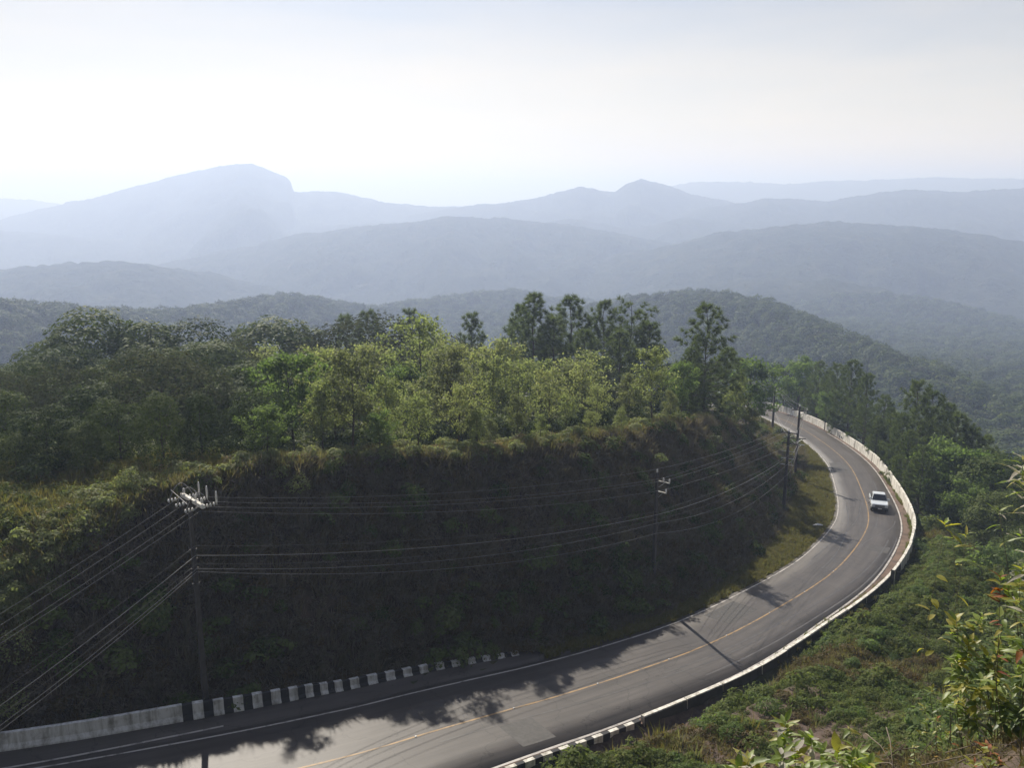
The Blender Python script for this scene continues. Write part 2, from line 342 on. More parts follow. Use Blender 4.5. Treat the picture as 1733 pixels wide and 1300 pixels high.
def tps_fit(P):
    P = np.array(P); n = len(P); d = np.hypot(P[:, None, 0] - P[None, :, 0], P[:, None, 1] - P[None, :, 1])
    K = d ** 2 * np.log(d + 1e-9) + np.eye(n) * 6.0
    A = np.zeros((n + 3, n + 3)); A[:n, :n] = K; A[:n, n] = 1; A[:n, n + 1:] = P[:, :2]; A[n, :n] = 1; A[n + 1:, :n] = P[:, :2].T
    return P, np.linalg.solve(A, np.r_[P[:, 2], 0, 0, 0])
_TP, _TW = tps_fit(ctrl)
def natural(x, y):
    x = np.asarray(x, float).ravel(); y = np.asarray(y, float).ravel(); out = np.empty(len(x))
    for a in range(0, len(x), 20000):
        b = slice(a, a + 20000)
        d = np.hypot(x[b, None] - _TP[None, :, 0], y[b, None] - _TP[None, :, 1])
        out[b] = (d ** 2 * np.log(d + 1e-9)) @ _TW[:-3] + _TW[-3] + _TW[-2] * x[b] + _TW[-1] * y[b]
    return out
# distant ridges: crest traced against the sky or the haze behind, each at its own distance (metres along +Y)
RIDGES = [
    # crest points (px, py, distance), front slope, back slope
    ([(900, 560, 640), (1000, 520, 640), (1085, 500, 620), (1150, 492, 580), (1230, 497, 540), (1330, 520, 470), (1430, 562, 400), (1530, 605, 345), (1640, 655, 300), (1733, 695, 270), (1900, 770, 240)], 0.34, 0.3),
    ([(1000, 520, 1250), (1120, 492, 1250), (1250, 476, 1200), (1400, 468, 1120), (1480, 482, 1050), (1560, 500, 980), (1650, 522, 920), (1733, 545, 880), (1900, 590, 800)], 0.3, 0.3),
    ([(940, 470, 1950), (1050, 432, 1950), (1130, 420, 1930), (1200, 402, 1900), (1280, 389, 1880), (1380, 379, 1860), (1480, 383, 1840), (1580, 388, 1810), (1650, 400, 1760), (1733, 412, 1740), (1900, 440, 1700)], 0.3, 0.35),
    ([(50, 500, 2140), (150, 475, 2180), (250, 452, 2210), (400, 425, 2210), (500, 398, 2250), (560, 391, 2250), (650, 382, 2250), (760, 369, 2250), (850, 371, 2250), (930, 377, 2250), (1000, 388, 2250), (1070, 402, 2250), (1150, 420, 2250), (1300, 455, 2250)], 0.28, 0.35),
    ([(820, 400, 2650), (920, 378, 2650), (965, 371, 2650), (1000, 377, 2650), (1060, 389, 2650), (1120, 380, 2650), (1150, 373, 2650), (1200, 373, 2650), (1260, 379, 2650), (1330, 389, 2650), (1420, 405, 2650)], 0.3, 0.35),
    ([(-250, 480, 1600), (-120, 465, 1600), (0, 461, 1600), (60, 455, 1600), (120, 449, 1600), (200, 445, 1600), (240, 450, 1600), (300, 457, 1640), (370, 470, 1700), (450, 490, 1700), (560, 515, 1700)], 0.3, 0.35),
    ([(-250, 520, 430), (-100, 508, 430), (0, 508, 440), (60, 514, 450), (120, 520, 470), (200, 524, 480), (260, 530, 500), (320, 520, 560), (400, 512, 600), (450, 503, 640), (500, 497, 680), (560, 508, 720), (640, 517, 800), (720, 507, 900), (800, 495, 960), (870, 492, 1000), (930, 502, 1000), (1000, 512, 1000), (1100, 530, 1000)], 0.3, 0.3),
    ([(-300, 420, 3880), (-120, 388, 3800), (0, 372, 3730), (100, 347, 3700), (180, 332, 3700), (260, 308, 3700), (330, 291, 3700), (370, 283, 3700), (398, 279, 3700), (415, 278, 3700), (432, 281, 3700), (450, 287, 3700), (470, 295, 3700), (486, 302, 3700), (492, 309, 3700), (495, 319, 3700), (498, 325, 3700), (505, 326, 3700), (545, 324, 3700), (600, 331, 3700), (650, 344, 3700), (720, 350, 3700), (820, 353, 3700), (900, 360, 3700)], 0.3, 0.4),
    ([(-300, 430, 3000), (-100, 402, 3000), (0, 396, 3000), (100, 399, 3000), (180, 408, 3000), (300, 398, 3000), (420, 388, 3000), (540, 384, 3000), (640, 380, 3000), (760, 378, 3000), (860, 372, 3000), (950, 380, 3000)], 0.25, 0.35),
    ([(700, 365, 3400), (780, 352, 3400), (850, 345, 3400), (910, 336, 3400), (950, 325, 3400), (985, 317, 3400), (1010, 322, 3400), (1040, 326, 3400), (1060, 313, 3400), (1085, 305, 3400), (1110, 310, 3400), (1140, 317, 3400), (1170, 330, 3400), (1200, 335, 3400), (1250, 346, 3400), (1350, 362, 3400)], 0.3, 0.4),
    ([(1120, 372, 3000), (1200, 352, 3000), (1260, 345, 3000), (1300, 335, 3000), (1340, 338, 3000), (1400, 342, 3000), (1450, 332, 3000), (1500, 324, 3000), (1560, 323, 3000), (1620, 327, 3000), (1680, 321, 3000), (1733, 320, 3000), (1900, 330, 3000)], 0.3, 0.4),
    ([(-300, 330, 5200), (0, 337, 5200), (60, 341, 5200), (110, 346, 5200), (400, 352, 5200), (900, 348, 5200), (1050, 325, 5200), (1170, 310, 5200), (1250, 307, 5200), (1330, 312, 5200), (1400, 306, 5200), (1500, 304, 5200), (1600, 301, 5200), (1733, 303, 5200), (2000, 310, 5200)], 0.3, 0.4),
]
_RD = []
for _k in (0, 1, 6): RIDGES[_k] = ([(a, b, c * 1.22) for a, b, c in RIDGES[_k][0]], *RIDGES[_k][1:])
for pts, sf, sb in RIDGES:
    R = np.array([ray(a, b) for a, b, _ in pts]); D = np.array([c for *_, c in pts], float)
    lower = np.interp(D, [200, 1000, 1300, 1500], [11, 14, 15, 0]) + np.interp(D, [1300, 1500, 9000], [0, 4, 6])
    _RD.append((R[:, 0], D, R[:, 2] * D - lower, sf, sb))
def far_z(x, y):
    x = np.asarray(x, float); y = np.asarray(y, float); yy = np.maximum(y, 60.0); u = x / yy
    z = np.interp(np.hypot(x, y), [0, 200, 400, 800, 1500, 2200, 4000, 10000, 40000], [-70, -78, -100, -140, -200, -250, -300, -380, -420])
    z = z + fbm(x / 260, y / 260, 5, 4) * 14
    for i, (ru, D, zc, sf, sb) in enumerate(_RD):
        d = np.interp(u, ru, D); c = np.interp(u, ru, zc); off = yy - d
        out = np.maximum(0, ru[0] - u) + np.maximum(0, u - ru[-1])
        c = c - out * d * 0.25
        L = d * 0.06 + 25
        spur = 1 + 0.5 * fbm(x / (d * 0.075 + 30), y / (d * 0.16 + 60), 31 + i, 3)
        soft = np.sqrt(off ** 2 + L ** 2) - L
        h = c - np.where(off < 0, sf, sb) * soft * spur
        h = h + fbm(x / (d * 0.03 + 12), y / (d * 0.05 + 20), 61 + i, 4) * (d * 0.011) * (1 - np.exp(-np.abs(off) / (0.05 * d)))
        z = np.maximum(z, h)
    return z
def base_z(x, y):
    x = np.asarray(x, float).ravel(); y = np.asarray(y, float).ravel()
    r = np.hypot(x - 10, y - 40); w = sstep(130, 240, r)
    out = np.where(w < 1, natural(np.clip(x, -300, 300), np.clip(y, -100, 400)), 0)
    return out * (1 - w) + far_z(x, y) * w
def ground_z(x, y, rough=True):
    x = np.asarray(x, float).ravel(); y = np.asarray(y, float).ravel()
    g = base_z(x, y); cz, s, d, rz = cut_z(x, y)
    if rough:
        g = g + fbm(x / 7, y / 7, 3, 4) * 0.7
        cz = cz + (fbm(x / 3.2, y / 3.2, 9, 5) * 0.9 + fbm(x / 0.9, y / 0.9, 19, 2) * 0.25) * sstep(0.6, 4, -d - toe(s))
    wo = wall_off(s)
    fill = rz - 0.1 - 1.0 * np.maximum(0, d - wo - 0.2) ** 1.0
    fill = np.where(d - wo > 0.2, np.minimum(fill, rz - 0.28), rz - 0.05)
    z = np.where(d < 0, np.minimum(np.maximum(g, np.where(-d < toe(s), -1e3, -1e3)), cz), g)
    near_in = (d < 0)
    # inner side: bench at road level up to the toe, never below the road close to it
    z = np.where(near_in & (-d < toe(s)), rz - 0.03, z)
    z = np.where(near_in & (-d >= toe(s)), np.maximum(z, rz - 0.05 - 0.6 * np.maximum(0, -d - toe(s))), z)
    # outer side: bank down from the parapet, then the natural slope
    o = d >= 0
    lim_hi = rz - 0.3 + 0.9 * np.maximum(0, d - wo - 1.6)
    zo = np.clip(g, fill, np.maximum(lim_hi, fill))
    z = np.where(o, np.where(d < wo + 0.2, rz - 0.03, zo), z)
    carriage = (d > -(W_in(s) + 0.6)) & (d < W_out(s) + 0.1)
    return np.where(carriage, rz - 0.35, z)

def spaced(breaks):
    out = []
    for a, b, st in breaks: out += list(np.arange(a, b, st))
    return np.array(out + [breaks[-1][1]])
gx = spaced([(-170, -60, 3), (-60, 62, 0.55), (62, 190, 2.5)]); gy = spaced([(-30, 4, 2), (4, 135, 0.55), (135, 290, 2)])
XX, YY = np.meshgrid(gx, gy); zz = ground_z(XX, YY)
nx_, ny_ = len(gx), len(gy)
idx = np.arange(nx_ * ny_).reshape(ny_, nx_)
quads = np.stack([idx[:-1, :-1], idx[:-1, 1:], idx[1:, 1:], idx[1:, :-1]], -1).reshape(-1, 4)
me = mesh_np('hillside', np.c_[XX.ravel(), YY.ravel(), zz], quads, M['ground'], True)
_s, _d, _z = road_sd(XX.ravel(), YY.ravel())
soil = np.where((_d < 0), sstep(-0.5, 1.0, -_d - toe(_s)) * 0.75 * (1 - sstep(12, 16, -_d - toe(_s))), 0.0)
soil = np.maximum(soil, np.where(_d > 0, sstep(-0.02, 0.25, fbm(XX.ravel() / 9, YY.ravel() / 9, 44, 4)) * (_d < 60), 0) * (np.hypot(XX.ravel() - 17, YY.ravel() - 33) < 16))
soil = np.maximum(soil, (np.hypot(XX.ravel() - 7, YY.ravel() - 10) < 5) * 0.9)
at_ = me.attributes.new('soil', 'FLOAT', 'POINT'); at_.data.foreach_set('value', soil.astype(np.float32))
hill = link('hillside_ground', me); tag(hill, 'grassy brown hillside cut away along the inside of the bend', None, None, 'structure')

# far country: one polar sheet out to the horizon
m, N, L, B, O = new_mat('far_forest')
g = N.new('ShaderNodeNewGeometry'); f1 = noise_tex(N, L, g.outputs['Position'], 0.02, 8, 0.65); f2 = noise_tex(N, L, g.outputs['Position'], 0.11, 5, 0.6)
r_ = ramp(N, [(0.3, (0.018, 0.026, 0.014)), (0.5, (0.03, 0.04, 0.02)), (0.68, (0.06, 0.062, 0.034))]); L.new(f1, r_.inputs['Fac']); L.new(r_.outputs['Color'], B.inputs['Base Color'])
B.inputs['Roughness'].default_value = 1; B.inputs['Specular IOR Level'].default_value = 0.05; bump(N, L, f2, 1.0, 9.0, B); M['far'] = m
th = np.linspace(-math.radians(37), math.radians(37), 1000)
rr = np.concatenate([np.geomspace(150, 1400, 170), np.geomspace(1400, 4300, 270)[1:], np.geomspace(4300, 20000, 70)[1:]])
TH, RR = np.meshgrid(th, rr); fx = RR * np.sin(TH); fy = RR * np.cos(TH)
fz = base_z(fx, fy)
inside = (fx.ravel() > -166) & (fx.ravel() < 186) & (fy.ravel() < 286)
fz = np.where(inside, fz - 6, fz)
can = (vnoise(fx.ravel() / 11, fy.ravel() / 16, 77) * 5 + vnoise(fx.ravel() / 34, fy.ravel() / 50, 78) * 7)
fz = fz + np.where(inside, 0, can * sstep(1150, 1400, RR.ravel()) )
idx = np.arange(fx.size).reshape(fx.shape)
quads = np.stack([idx[:-1, :-1], idx[:-1, 1:], idx[1:, 1:], idx[1:, :-1]], -1).reshape(-1, 4)[:, ::-1]
me = mesh_np('mountains', np.c_[fx.ravel(), fy.ravel(), fz], quads, M['far'], True)
print('maxz', float(fz.max()), float(fz.min())); mount = link('mountains', me); tag(mount, 'forested mountain ridges fading one behind another into blue haze', None, None, 'structure')
#@@ROAD
# ------------------------------------------------------------------ road, shoulders and painted lines
def strip(name, s0, s1, d0, d1, dz, mat, step=0.5, across=1, wob=0.0, seed=0, parent=None, skirt=0.0):
    s = np.linspace(s0, s1, max(2, int(abs(s1 - s0) / step) + 1))
    f = lambda d: d(s) if callable(d) else np.full(len(s), float(d))
    a, b = f(d0), f(d1)
    if wob:
        a = a + fbm(s / 1.7, s * 0 + seed, seed, 4) * wob; b = b + fbm(s / 1.7, s * 0 + seed + 9, seed + 3, 4) * wob
    cols = [a + (b - a) * k / across for k in range(across + 1)]
    V = [on_road(s, c, dz) for c in cols]; uv = [np.c_[c, s] for c in cols]
    if skirt:
        V = [on_road(s, cols[0], dz - skirt)] + V + [on_road(s, cols[-1], dz - skirt)]; uv = [uv[0]] + uv + [uv[-1]]
    n = len(s); V = np.vstack(V); uv = np.vstack(uv); k = len(V) // n
    i = np.arange(n * k).reshape(k, n)
    q = np.stack([i[:-1, :-1], i[:-1, 1:], i[1:, 1:], i[1:, :-1]], -1).reshape(-1, 4)
    me = mesh_np(name, V, q, mat, False); set_uv(me, uv)
    return link(name, me, parent)
M['face_shade'] = worn_paint('shade_dark_concrete', (0.018, 0.018, 0.015), (0.05, 0.047, 0.04), 0.5, 0.75, 1.5, 0.95)  # unpainted concrete, darkened further to carry the shade of the outer face
M['tyre_mark'] = worn_paint('rubbed_asphalt', (0.045, 0.041, 0.04), (0.075, 0.068, 0.063), 0.42, 0.6, 1.2, 0.5)
S0, S1 = -62, 225
road = strip('road', S0, S1, lambda s: -(W_in(s) + 0.35), lambda s: W_out(s) + 0.3, 0.03, M['asphalt'], 0.5, 4, 0.05, 3, None, 0.4)
tag(road, 'grey asphalt mountain road bending round the hill', None, None, 'structure')
sh_in = strip('road_shoulder', -62, 24, lambda s: -(W_in(s) + np.interp(s, [-62, 10, 20, 24], [3.0, 2.6, 1.0, 0.5])), lambda s: -(W_in(s) + 0.2), 0.012, M['gravel'] if 'gravel' in M else M['asphalt'], 0.5, 3, 0.14, 5)
tag(sh_in, 'dusty paved shoulder between the inner edge line and the striped barrier', None, None, 'structure')
dirt = strip('dirt_strip', -60, 190, lambda s: W_out(s) + 0.12, lambda s: wall_off(s) + 0.1, 0.045, M['dirt'], 0.4, 2, 0.06, 8)
tag(dirt, 'red dirt strip between the outer edge line and the white parapet', None, None, 'structure')
def lane_paint(name, s0, s1, off, w, dz, mat):
    return strip(name, s0, s1, lambda s: off(s) - w / 2, lambda s: off(s) + w / 2, dz, mat, 0.4, 1, 0.012, 4, road)
lane_paint('yellow_centre_line', S0, S1, lambda s: s * 0, 0.12, 0.036, M['paint_yellow'])
lane_paint('white_edge_line', S0, S1, lambda s: -W_in(s), 0.11, 0.036, M['paint_white'])
lane_paint('white_edge_line', S0, 128, lambda s: W_out(s), 0.15, 0.05, M['paint_white'])
lane_paint('old_edge_line', -30, -5.5, lambda s: -(W_in(s) + np.interp(s, [-30, -5.5], [-0.2, 0.75])), 0.13, 0.04, M['paint_white'])
# raised studs on the yellow line
for k, s in enumerate((3.2, 9.3, 15.4, 21.6, 28, 34.5, 41, 48)):
    p = on_road(s, 0.0, 0.036)[0]; mb = MB()
    mb.prism([(-0.06, 0), (0.06, 0), (0.035, 0.03), (-0.035, 0.03)], -0.05, 0.05)
    o = mb.build('road_stud', M['porcelain']); o.location = p; o.rotation_euler = (0, 0, -0.9)
    tag(o, '%s pale reflector stud on the yellow centre line, counted from the bottom edge' % ['first', 'second', 'third', 'fourth', 'fifth', 'sixth', 'seventh', 'eighth'][k], 'road stud', 'studs along the yellow centre line')

# ------------------------------------------------------------------ parapet and barriers
def wall_piece(name, s0, s1, off, prof, mat, parent=None, n=None, hs=1.0, base=0.0):
    """profile (d, z) swept along the road between s0 and s1"""
    n = n or max(2, int((s1 - s0) / 0.6) + 1); s = np.linspace(s0, s1, n); k = len(prof)
    h = hs(s) if callable(hs) else np.full(n, float(hs))
    V = []
    for j, (d, z) in enumerate(prof): V.append(on_road(s, off(s) + d) + np.c_[s * 0, s * 0, base + z * h])
    V = np.stack(V, 1).reshape(-1, 3); Fc = []
    for a in range(n - 1):
        for j in range(k): Fc.append((a * k + j, a * k + (j + 1) % k, (a + 1) * k + (j + 1) % k, (a + 1) * k + j))
    Fc += [tuple(range(k)), tuple((n - 1) * k + j for j in reversed(range(k)))]
    mb = MB(); mb.add(V, Fc); return mb.build(name, mat, parent)
PAR = [(-0.16, -0.5), (0.16, -0.5), (0.11, 0.72), (-0.11, 0.72)]
par = empty('parapet_wall', on_road(60, wall_off(np.array([60.]))[0])[0])
tag(par, 'white limewashed parapet wall round the outside of the bend', 'wall')
def keep(o, root):
    o.parent = root; o.matrix_parent_inverse = Matrix.Translation(-Vector(root.location)); return o
PH = lambda s: np.interp(s, [11, 25, 38, 50, 60, 80, 150], [0.6, 0.58, 0.62, 0.9, 1.5, 1.85, 1.7])
edges_ = [14.6]
while edges_[-1] < 172: edges_.append(edges_[-1] + rnd.uniform(3.1, 4.3))
for a, b in zip(edges_[:-1], edges_[1:]):
    jig = rnd.uniform(-0.035, 0.035); tilt = rnd.uniform(-0.03, 0.03)
    keep(wall_piece('wall_section', a + 0.03, b - 0.03, lambda s, j=jig: wall_off(s) + j, PAR, M['wall_white'], None, 5, lambda s, t=tilt: PH(s) * (1 + t)), par)
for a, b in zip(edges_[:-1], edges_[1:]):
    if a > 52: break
    keep(wall_piece('outer_face_shade', a + 0.05, b - 0.05, lambda s: wall_off(s) + 0.13, [(0.03, -0.45), (0.07, -0.45), (0.025, 0.64), (0.0, 0.64)], M['face_shade'], None, 4, PH), par)  # thin dark slab: the wall's shaded outer side put into the colour
# black drain slots painted on the far wall
for s_ in (88.5, 89.3, 90.1, 90.9, 121, 121.9, 122.8):
    keep(wall_piece('drain_slot', s_, s_ + 0.3, lambda s: wall_off(s) - 0.165, [(0, 0.2), (0.05, 0.2), (0.05, 0.6), (0, 0.6)], M['wall_black'], None, 2), par)
# near end of the same line: low kerb painted in black and white blocks
ks = empty('striped_kerb', on_road(0, wall_off(np.array([0.]))[0])[0])
tag(ks, 'low kerb painted in black and white blocks beside the outer edge line', 'kerb')
s_ = 14.4; i = 0
while s_ > -14:
    ln = 0.62 if i % 2 else 0.5
    keep(wall_piece('block', s_ - ln, s_ - 0.004, lambda s: wall_off(s), [(-0.12, -0.5), (0.12, -0.5), (0.11, 0.26), (-0.11, 0.26)], M['wall_white'] if i % 2 else M['wall_black'], None, 2), ks)
    s_ -= ln; i += 1
# inner side: plain barrier, then the striped one sinking into the shoulder
def s_at(px, py, off):
    """arc length where the line at this inner offset passes closest to a pixel"""
    ss = np.arange(-40, 40, 0.05); P = on_road(ss, off(ss)); q = np.array([project(p) for p in P]); return ss[((q - [px, py]) ** 2).sum(1).argmin()]
boff = lambda s: -(W_in(s) + np.interp(s, [-40, -12, 0, 8, 14, 20], [2.0, 2.0, 2.1, 2.0, 1.7, 1.2]))
sA, sB = s_at(311, 1224, boff), s_at(876, 1108, boff)
print('barrier', sA, sB)
JB = [(-0.24, -0.3), (0.24, -0.3), (0.22, 0.1), (0.11, 0.3), (0.1, 0.86), (-0.1, 0.86), (-0.11, 0.3), (-0.22, 0.1)]
pb = empty('concrete_barrier', on_road(sA - 5, boff(np.array([sA - 5.]))[0])[0])
tag(pb, 'plain pale grey concrete road barrier at the foot of the shaded bank', 'barrier')
a = sA
for k in range(8):
    keep(wall_piece('barrier_section', a - 4.0, a - 0.012, boff, JB, M['wall_grey'], None, 5), pb); a -= 4.0
sb_ = empty('striped_barrier', on_road(sA + 8, boff(np.array([sA + 8.]))[0])[0])
tag(sb_, 'barrier of alternating white and black blocks sinking into the shoulder', 'barrier')
nblk = 20; per = (sB - sA) / nblk
for k in range(nblk):
    a = sA + k * per; hh = float(np.interp(k, [0, 8, 19], [0.84, 0.56, 0.2])) / 0.86
    PR = [(d, z if z < 0 else z * hh) for d, z in JB]
    keep(wall_piece('block', a + 0.006, a + per * 0.47, boff, PR, M['wall_black'], None, 2), sb_)
    PR2 = [(d * 1.05, z if z < 0 else z * hh * rnd.uniform(0.98, 1.03)) for d, z in JB]
    keep(wall_piece('block', a + per * 0.48, a + per * 0.995, boff, PR2, M['wall_grey'], None, 2), sb_)

M['patch'] = plain('patched_asphalt', (0.05, 0.046, 0.043), 0.7, 0, 5, 0.35)
for a, b, d0, d1 in ((7.5, 9.6, 1.2, 3.3), (30, 34.5, -2.9, -0.9), (57, 59.2, 1.0, 2.8), (94, 101, -2.6, -0.4)):
    strip('asphalt_patch', a, b, d0, d1, 0.0325, M['patch'], 0.4, 1, 0.06, 70, road)
# dark tyre marks and repair seams on the asphalt
for k, (a, b, d0, d1) in enumerate([(20, 62, 1.1, 2.3), (22, 63, 2.6, 3.0), (48, 76, -1.0, -2.2), (50, 78, -2.4, -0.7), (4, 30, 1.0, 1.7), (66, 90, 0.8, 1.9), (58, 70, 0.4, 2.6)]):
    mid = (a + b) / 2
    f = lambda s, a=a, b=b, d0=d0, d1=d1: d0 + (d1 - d0) * sstep(a, b, s)
    strip('tyre_mark', a, b, lambda s, f=f: f(s) - 0.06, lambda s, f=f: f(s) + 0.06, 0.033 + 0.0004 * k, M['tyre_mark'], 0.5, 1, 0.03, 50 + k, road)
# ------------------------------------------------------------------ plant kit
def quads_from(c, nrm, size, asp=0.55, rg=rng, fold=0.0):
    """one pointed leaf (a kite of two triangles) per centre"""
    n = len(c); nrm = nrm / (np.linalg.norm(nrm, axis=1, keepdims=True) + 1e-9)
    r = rg.normal(size=(n, 3)); t = np.cross(nrm, r); t /= np.linalg.norm(t, axis=1, keepdims=True) + 1e-9; b = np.cross(nrm, t)
    L = (size if hasattr(size, '__len__') else np.full(n, size))[:, None]
    V = np.stack([c - t * L * 0.5, c - b * L * asp * 0.5 + t * L * 0.05, c + t * L * 0.5, c + b * L * asp * 0.5 + t * L * 0.05], 1).reshape(-1, 3)
    return V, np.arange(4 * n).reshape(n, 4)
def rand_dir(n, rg): d = rg.normal(size=(n, 3)); return d / np.linalg.norm(d, axis=1, keepdims=True)
def shell_leaves(blobs, n, size, rg, up=0.35, inner=0.25, asp=0.6):
    """leaves on and just inside the skins of overlapping blobs (cx,cy,cz,rx,ry,rz)"""
    B = np.array(blobs); w = (B[:, 3] * B[:, 4] + B[:, 3] * B[:, 5] + B[:, 4] * B[:, 5]); k = rg.choice(len(B), n, p=w / w.sum())
    d = rand_dir(n, rg); d[:, 2] = np.where(d[:, 2] < -0.35, -d[:, 2], d[:, 2])
    bump_ = 1 + 0.16 * np.sin(d[:, 0] * 7 + k) * np.sin(d[:, 1] * 6 + 2 * k) + 0.1 * np.sin(d[:, 2] * 11 + 3 * k)
    rad = bump_ * (1 - inner * rg.random(n) ** 2)
    c = B[k, :3] + d * B[k, 3:] * rad[:, None]
    keep_ = np.ones(n, bool)
    for j in range(len(B)):
        q = ((c - B[j, :3]) / B[j, 3:]); keep_ &= ((q ** 2).sum(1) > 0.5) | (k == j)
    c = c[keep_]; d = d[keep_]
    nr = d + rand_dir(len(c), rg) * 0.55 + np.array([0, 0, up])
    return quads_from(c, nr, size * rg.uniform(0.6, 1.3, len(c)), asp, rg)
def clump_leaves(cs, rs, per, size, rg, asp=0.55, flat=0.75):
    cs = np.array(cs); rs = np.array(rs); k = np.repeat(np.arange(len(cs)), per); n = len(k)
    o = rg.normal(size=(n, 3)) * 0.5; o[:, 2] *= flat
    nr = rand_dir(n, rg) + np.array([0, 0, 0.5])
    return quads_from(cs[k] + o * rs[k][:, None], nr, size * rg.uniform(0.6, 1.35, n), asp, rg)

def limbs(mb, r, H, r0, nb, lo, hi, spread, sub, bend=0.05, rise=0.55):
    """trunk with limbs and side twigs; returns the twig ends"""
    pts = []; x = y = 0
    for i in range(7):
        pts.append(Vector((x, y, H * i / 6))); x += r.uniform(-bend, bend) * H / 6; y += r.uniform(-bend, bend) * H / 6
    mb.tube(pts, [r0 * (1 - 0.8 * i / 6) for i in range(7)], 6)
    ends = [(pts[-1], 1.0)]
    for b in range(nb):
        t = lo + (hi - lo) * (b + r.random()) / nb; q = t * 6; i = min(5, int(q)); p = pts[i].lerp(pts[i + 1], q - i)
        a = b * 2.4 + r.uniform(-0.5, 0.5); ln = spread(t) * r.uniform(0.75, 1.2)
        d = Vector((math.cos(a), math.sin(a), rise * r.uniform(0.6, 1.4)))
        e = p + d * ln; mid = p.lerp(e, 0.55) + Vector((0, 0, -0.06 * ln))
        rb = r0 * (1 - 0.75 * t) * 0.55
        mb.tube([p, mid, e], [rb, rb * 0.6, rb * 0.2], 4, False)
        ends.append((e, t)); ends.append((mid, t))
        for c in range(sub):
            f = r.uniform(0.4, 0.95); q0 = p.lerp(e, f)
            e2 = q0 + Vector((r.uniform(-1, 1), r.uniform(-1, 1), r.uniform(0.0, 0.9))) * ln * 0.42
            mb.tube([q0, e2], [rb * 0.4, rb * 0.12], 3, False); ends.append((e2, t))
    return ends

PROTO = {}
def airy(seed, H=8.0, mat='leaf_light', per=46, size=0.2, wide=0.23):
    r = random.Random(seed); rg = np.random.default_rng(seed); mb = MB()
    ends = limbs(mb, r, H * 0.93, 0.011 * H + 0.02, 15, 0.25, 0.97, lambda t: H * (wide * (1.15 - 0.85 * t) * (0.55 + 0.9 * min(1, t * 2.0))), 4, 0.1, 0.75)
    cs = [e for e, t in ends]; rs = [H * 0.056 * r.uniform(0.7, 1.6) for _ in ends]
    V, Fc = clump_leaves([tuple(c) for c in cs], rs, per, size, rg, 0.6)
    return mb.mesh('trunk', M['bark']), mesh_np('crown', V, Fc, M[mat])
def dense(seed, H=10.0, mat='leaf_dark', n=16000, size=0.25, wide=0.46, low=0.12, lumps=13, peak=0.0):
    r = random.Random(seed); rg = np.random.default_rng(seed); mb = MB()
    limbs(mb, r, H * 0.75, 0.022 * H, 7, 0.3, 0.95, lambda t: H * 0.25, 1, 0.06, 0.8)
    bl = []
    for i in range(lumps):
        t = (i + 0.5) / lumps; z = H * (low + 0.12 + (0.86 - low - 0.12) * t); a = i * 2.4 + r.uniform(-0.4, 0.4)
        R = H * wide * (math.sqrt(max(0.03, 1 - (max(0, t - 0.25) / 0.8) ** 2)) * (1 - peak * t))
        q = R * r.uniform(0.45, 0.8); rad = H * r.uniform(0.15, 0.25) * (1 - 0.35 * peak * t)
        bl.append((math.cos(a) * q, math.sin(a) * q, z, rad * 1.15, rad * 1.15, rad))
    bl.append((0, 0, H * (0.86 - 0.12), H * 0.17 * (1 - 0.3 * peak), H * 0.17 * (1 - 0.3 * peak), H * 0.14 + peak * H * 0.08)); bl.append((0, 0, H * 0.45, H * wide * 0.7, H * wide * 0.7, H * 0.33))
    V, Fc = shell_leaves(bl, n, size, rg)
    return mb.mesh('trunk', M['bark']), mesh_np('crown', V, Fc, M[mat])
def needle_tufts(cs, dirs, per, ln, wd, rg):
    cs = np.array(cs); dirs = np.array(dirs); k = np.repeat(np.arange(len(cs)), per); n = len(k)
    d = rand_dir(n, rg) + dirs[k] * 0.7 + np.array([0, 0, 0.35]); d /= np.linalg.norm(d, axis=1, keepdims=True)
    t = np.cross(d, rand_dir(n, rg)); t /= np.linalg.norm(t, axis=1, keepdims=True) + 1e-9
    L = ln * rg.uniform(0.7, 1.25, n)[:, None]
    V = np.stack([cs[k] - t * wd * 0.5, cs[k] + t * wd * 0.5, cs[k] + d * L], 1).reshape(-1, 3)
    return V, np.arange(3 * n).reshape(n, 3)
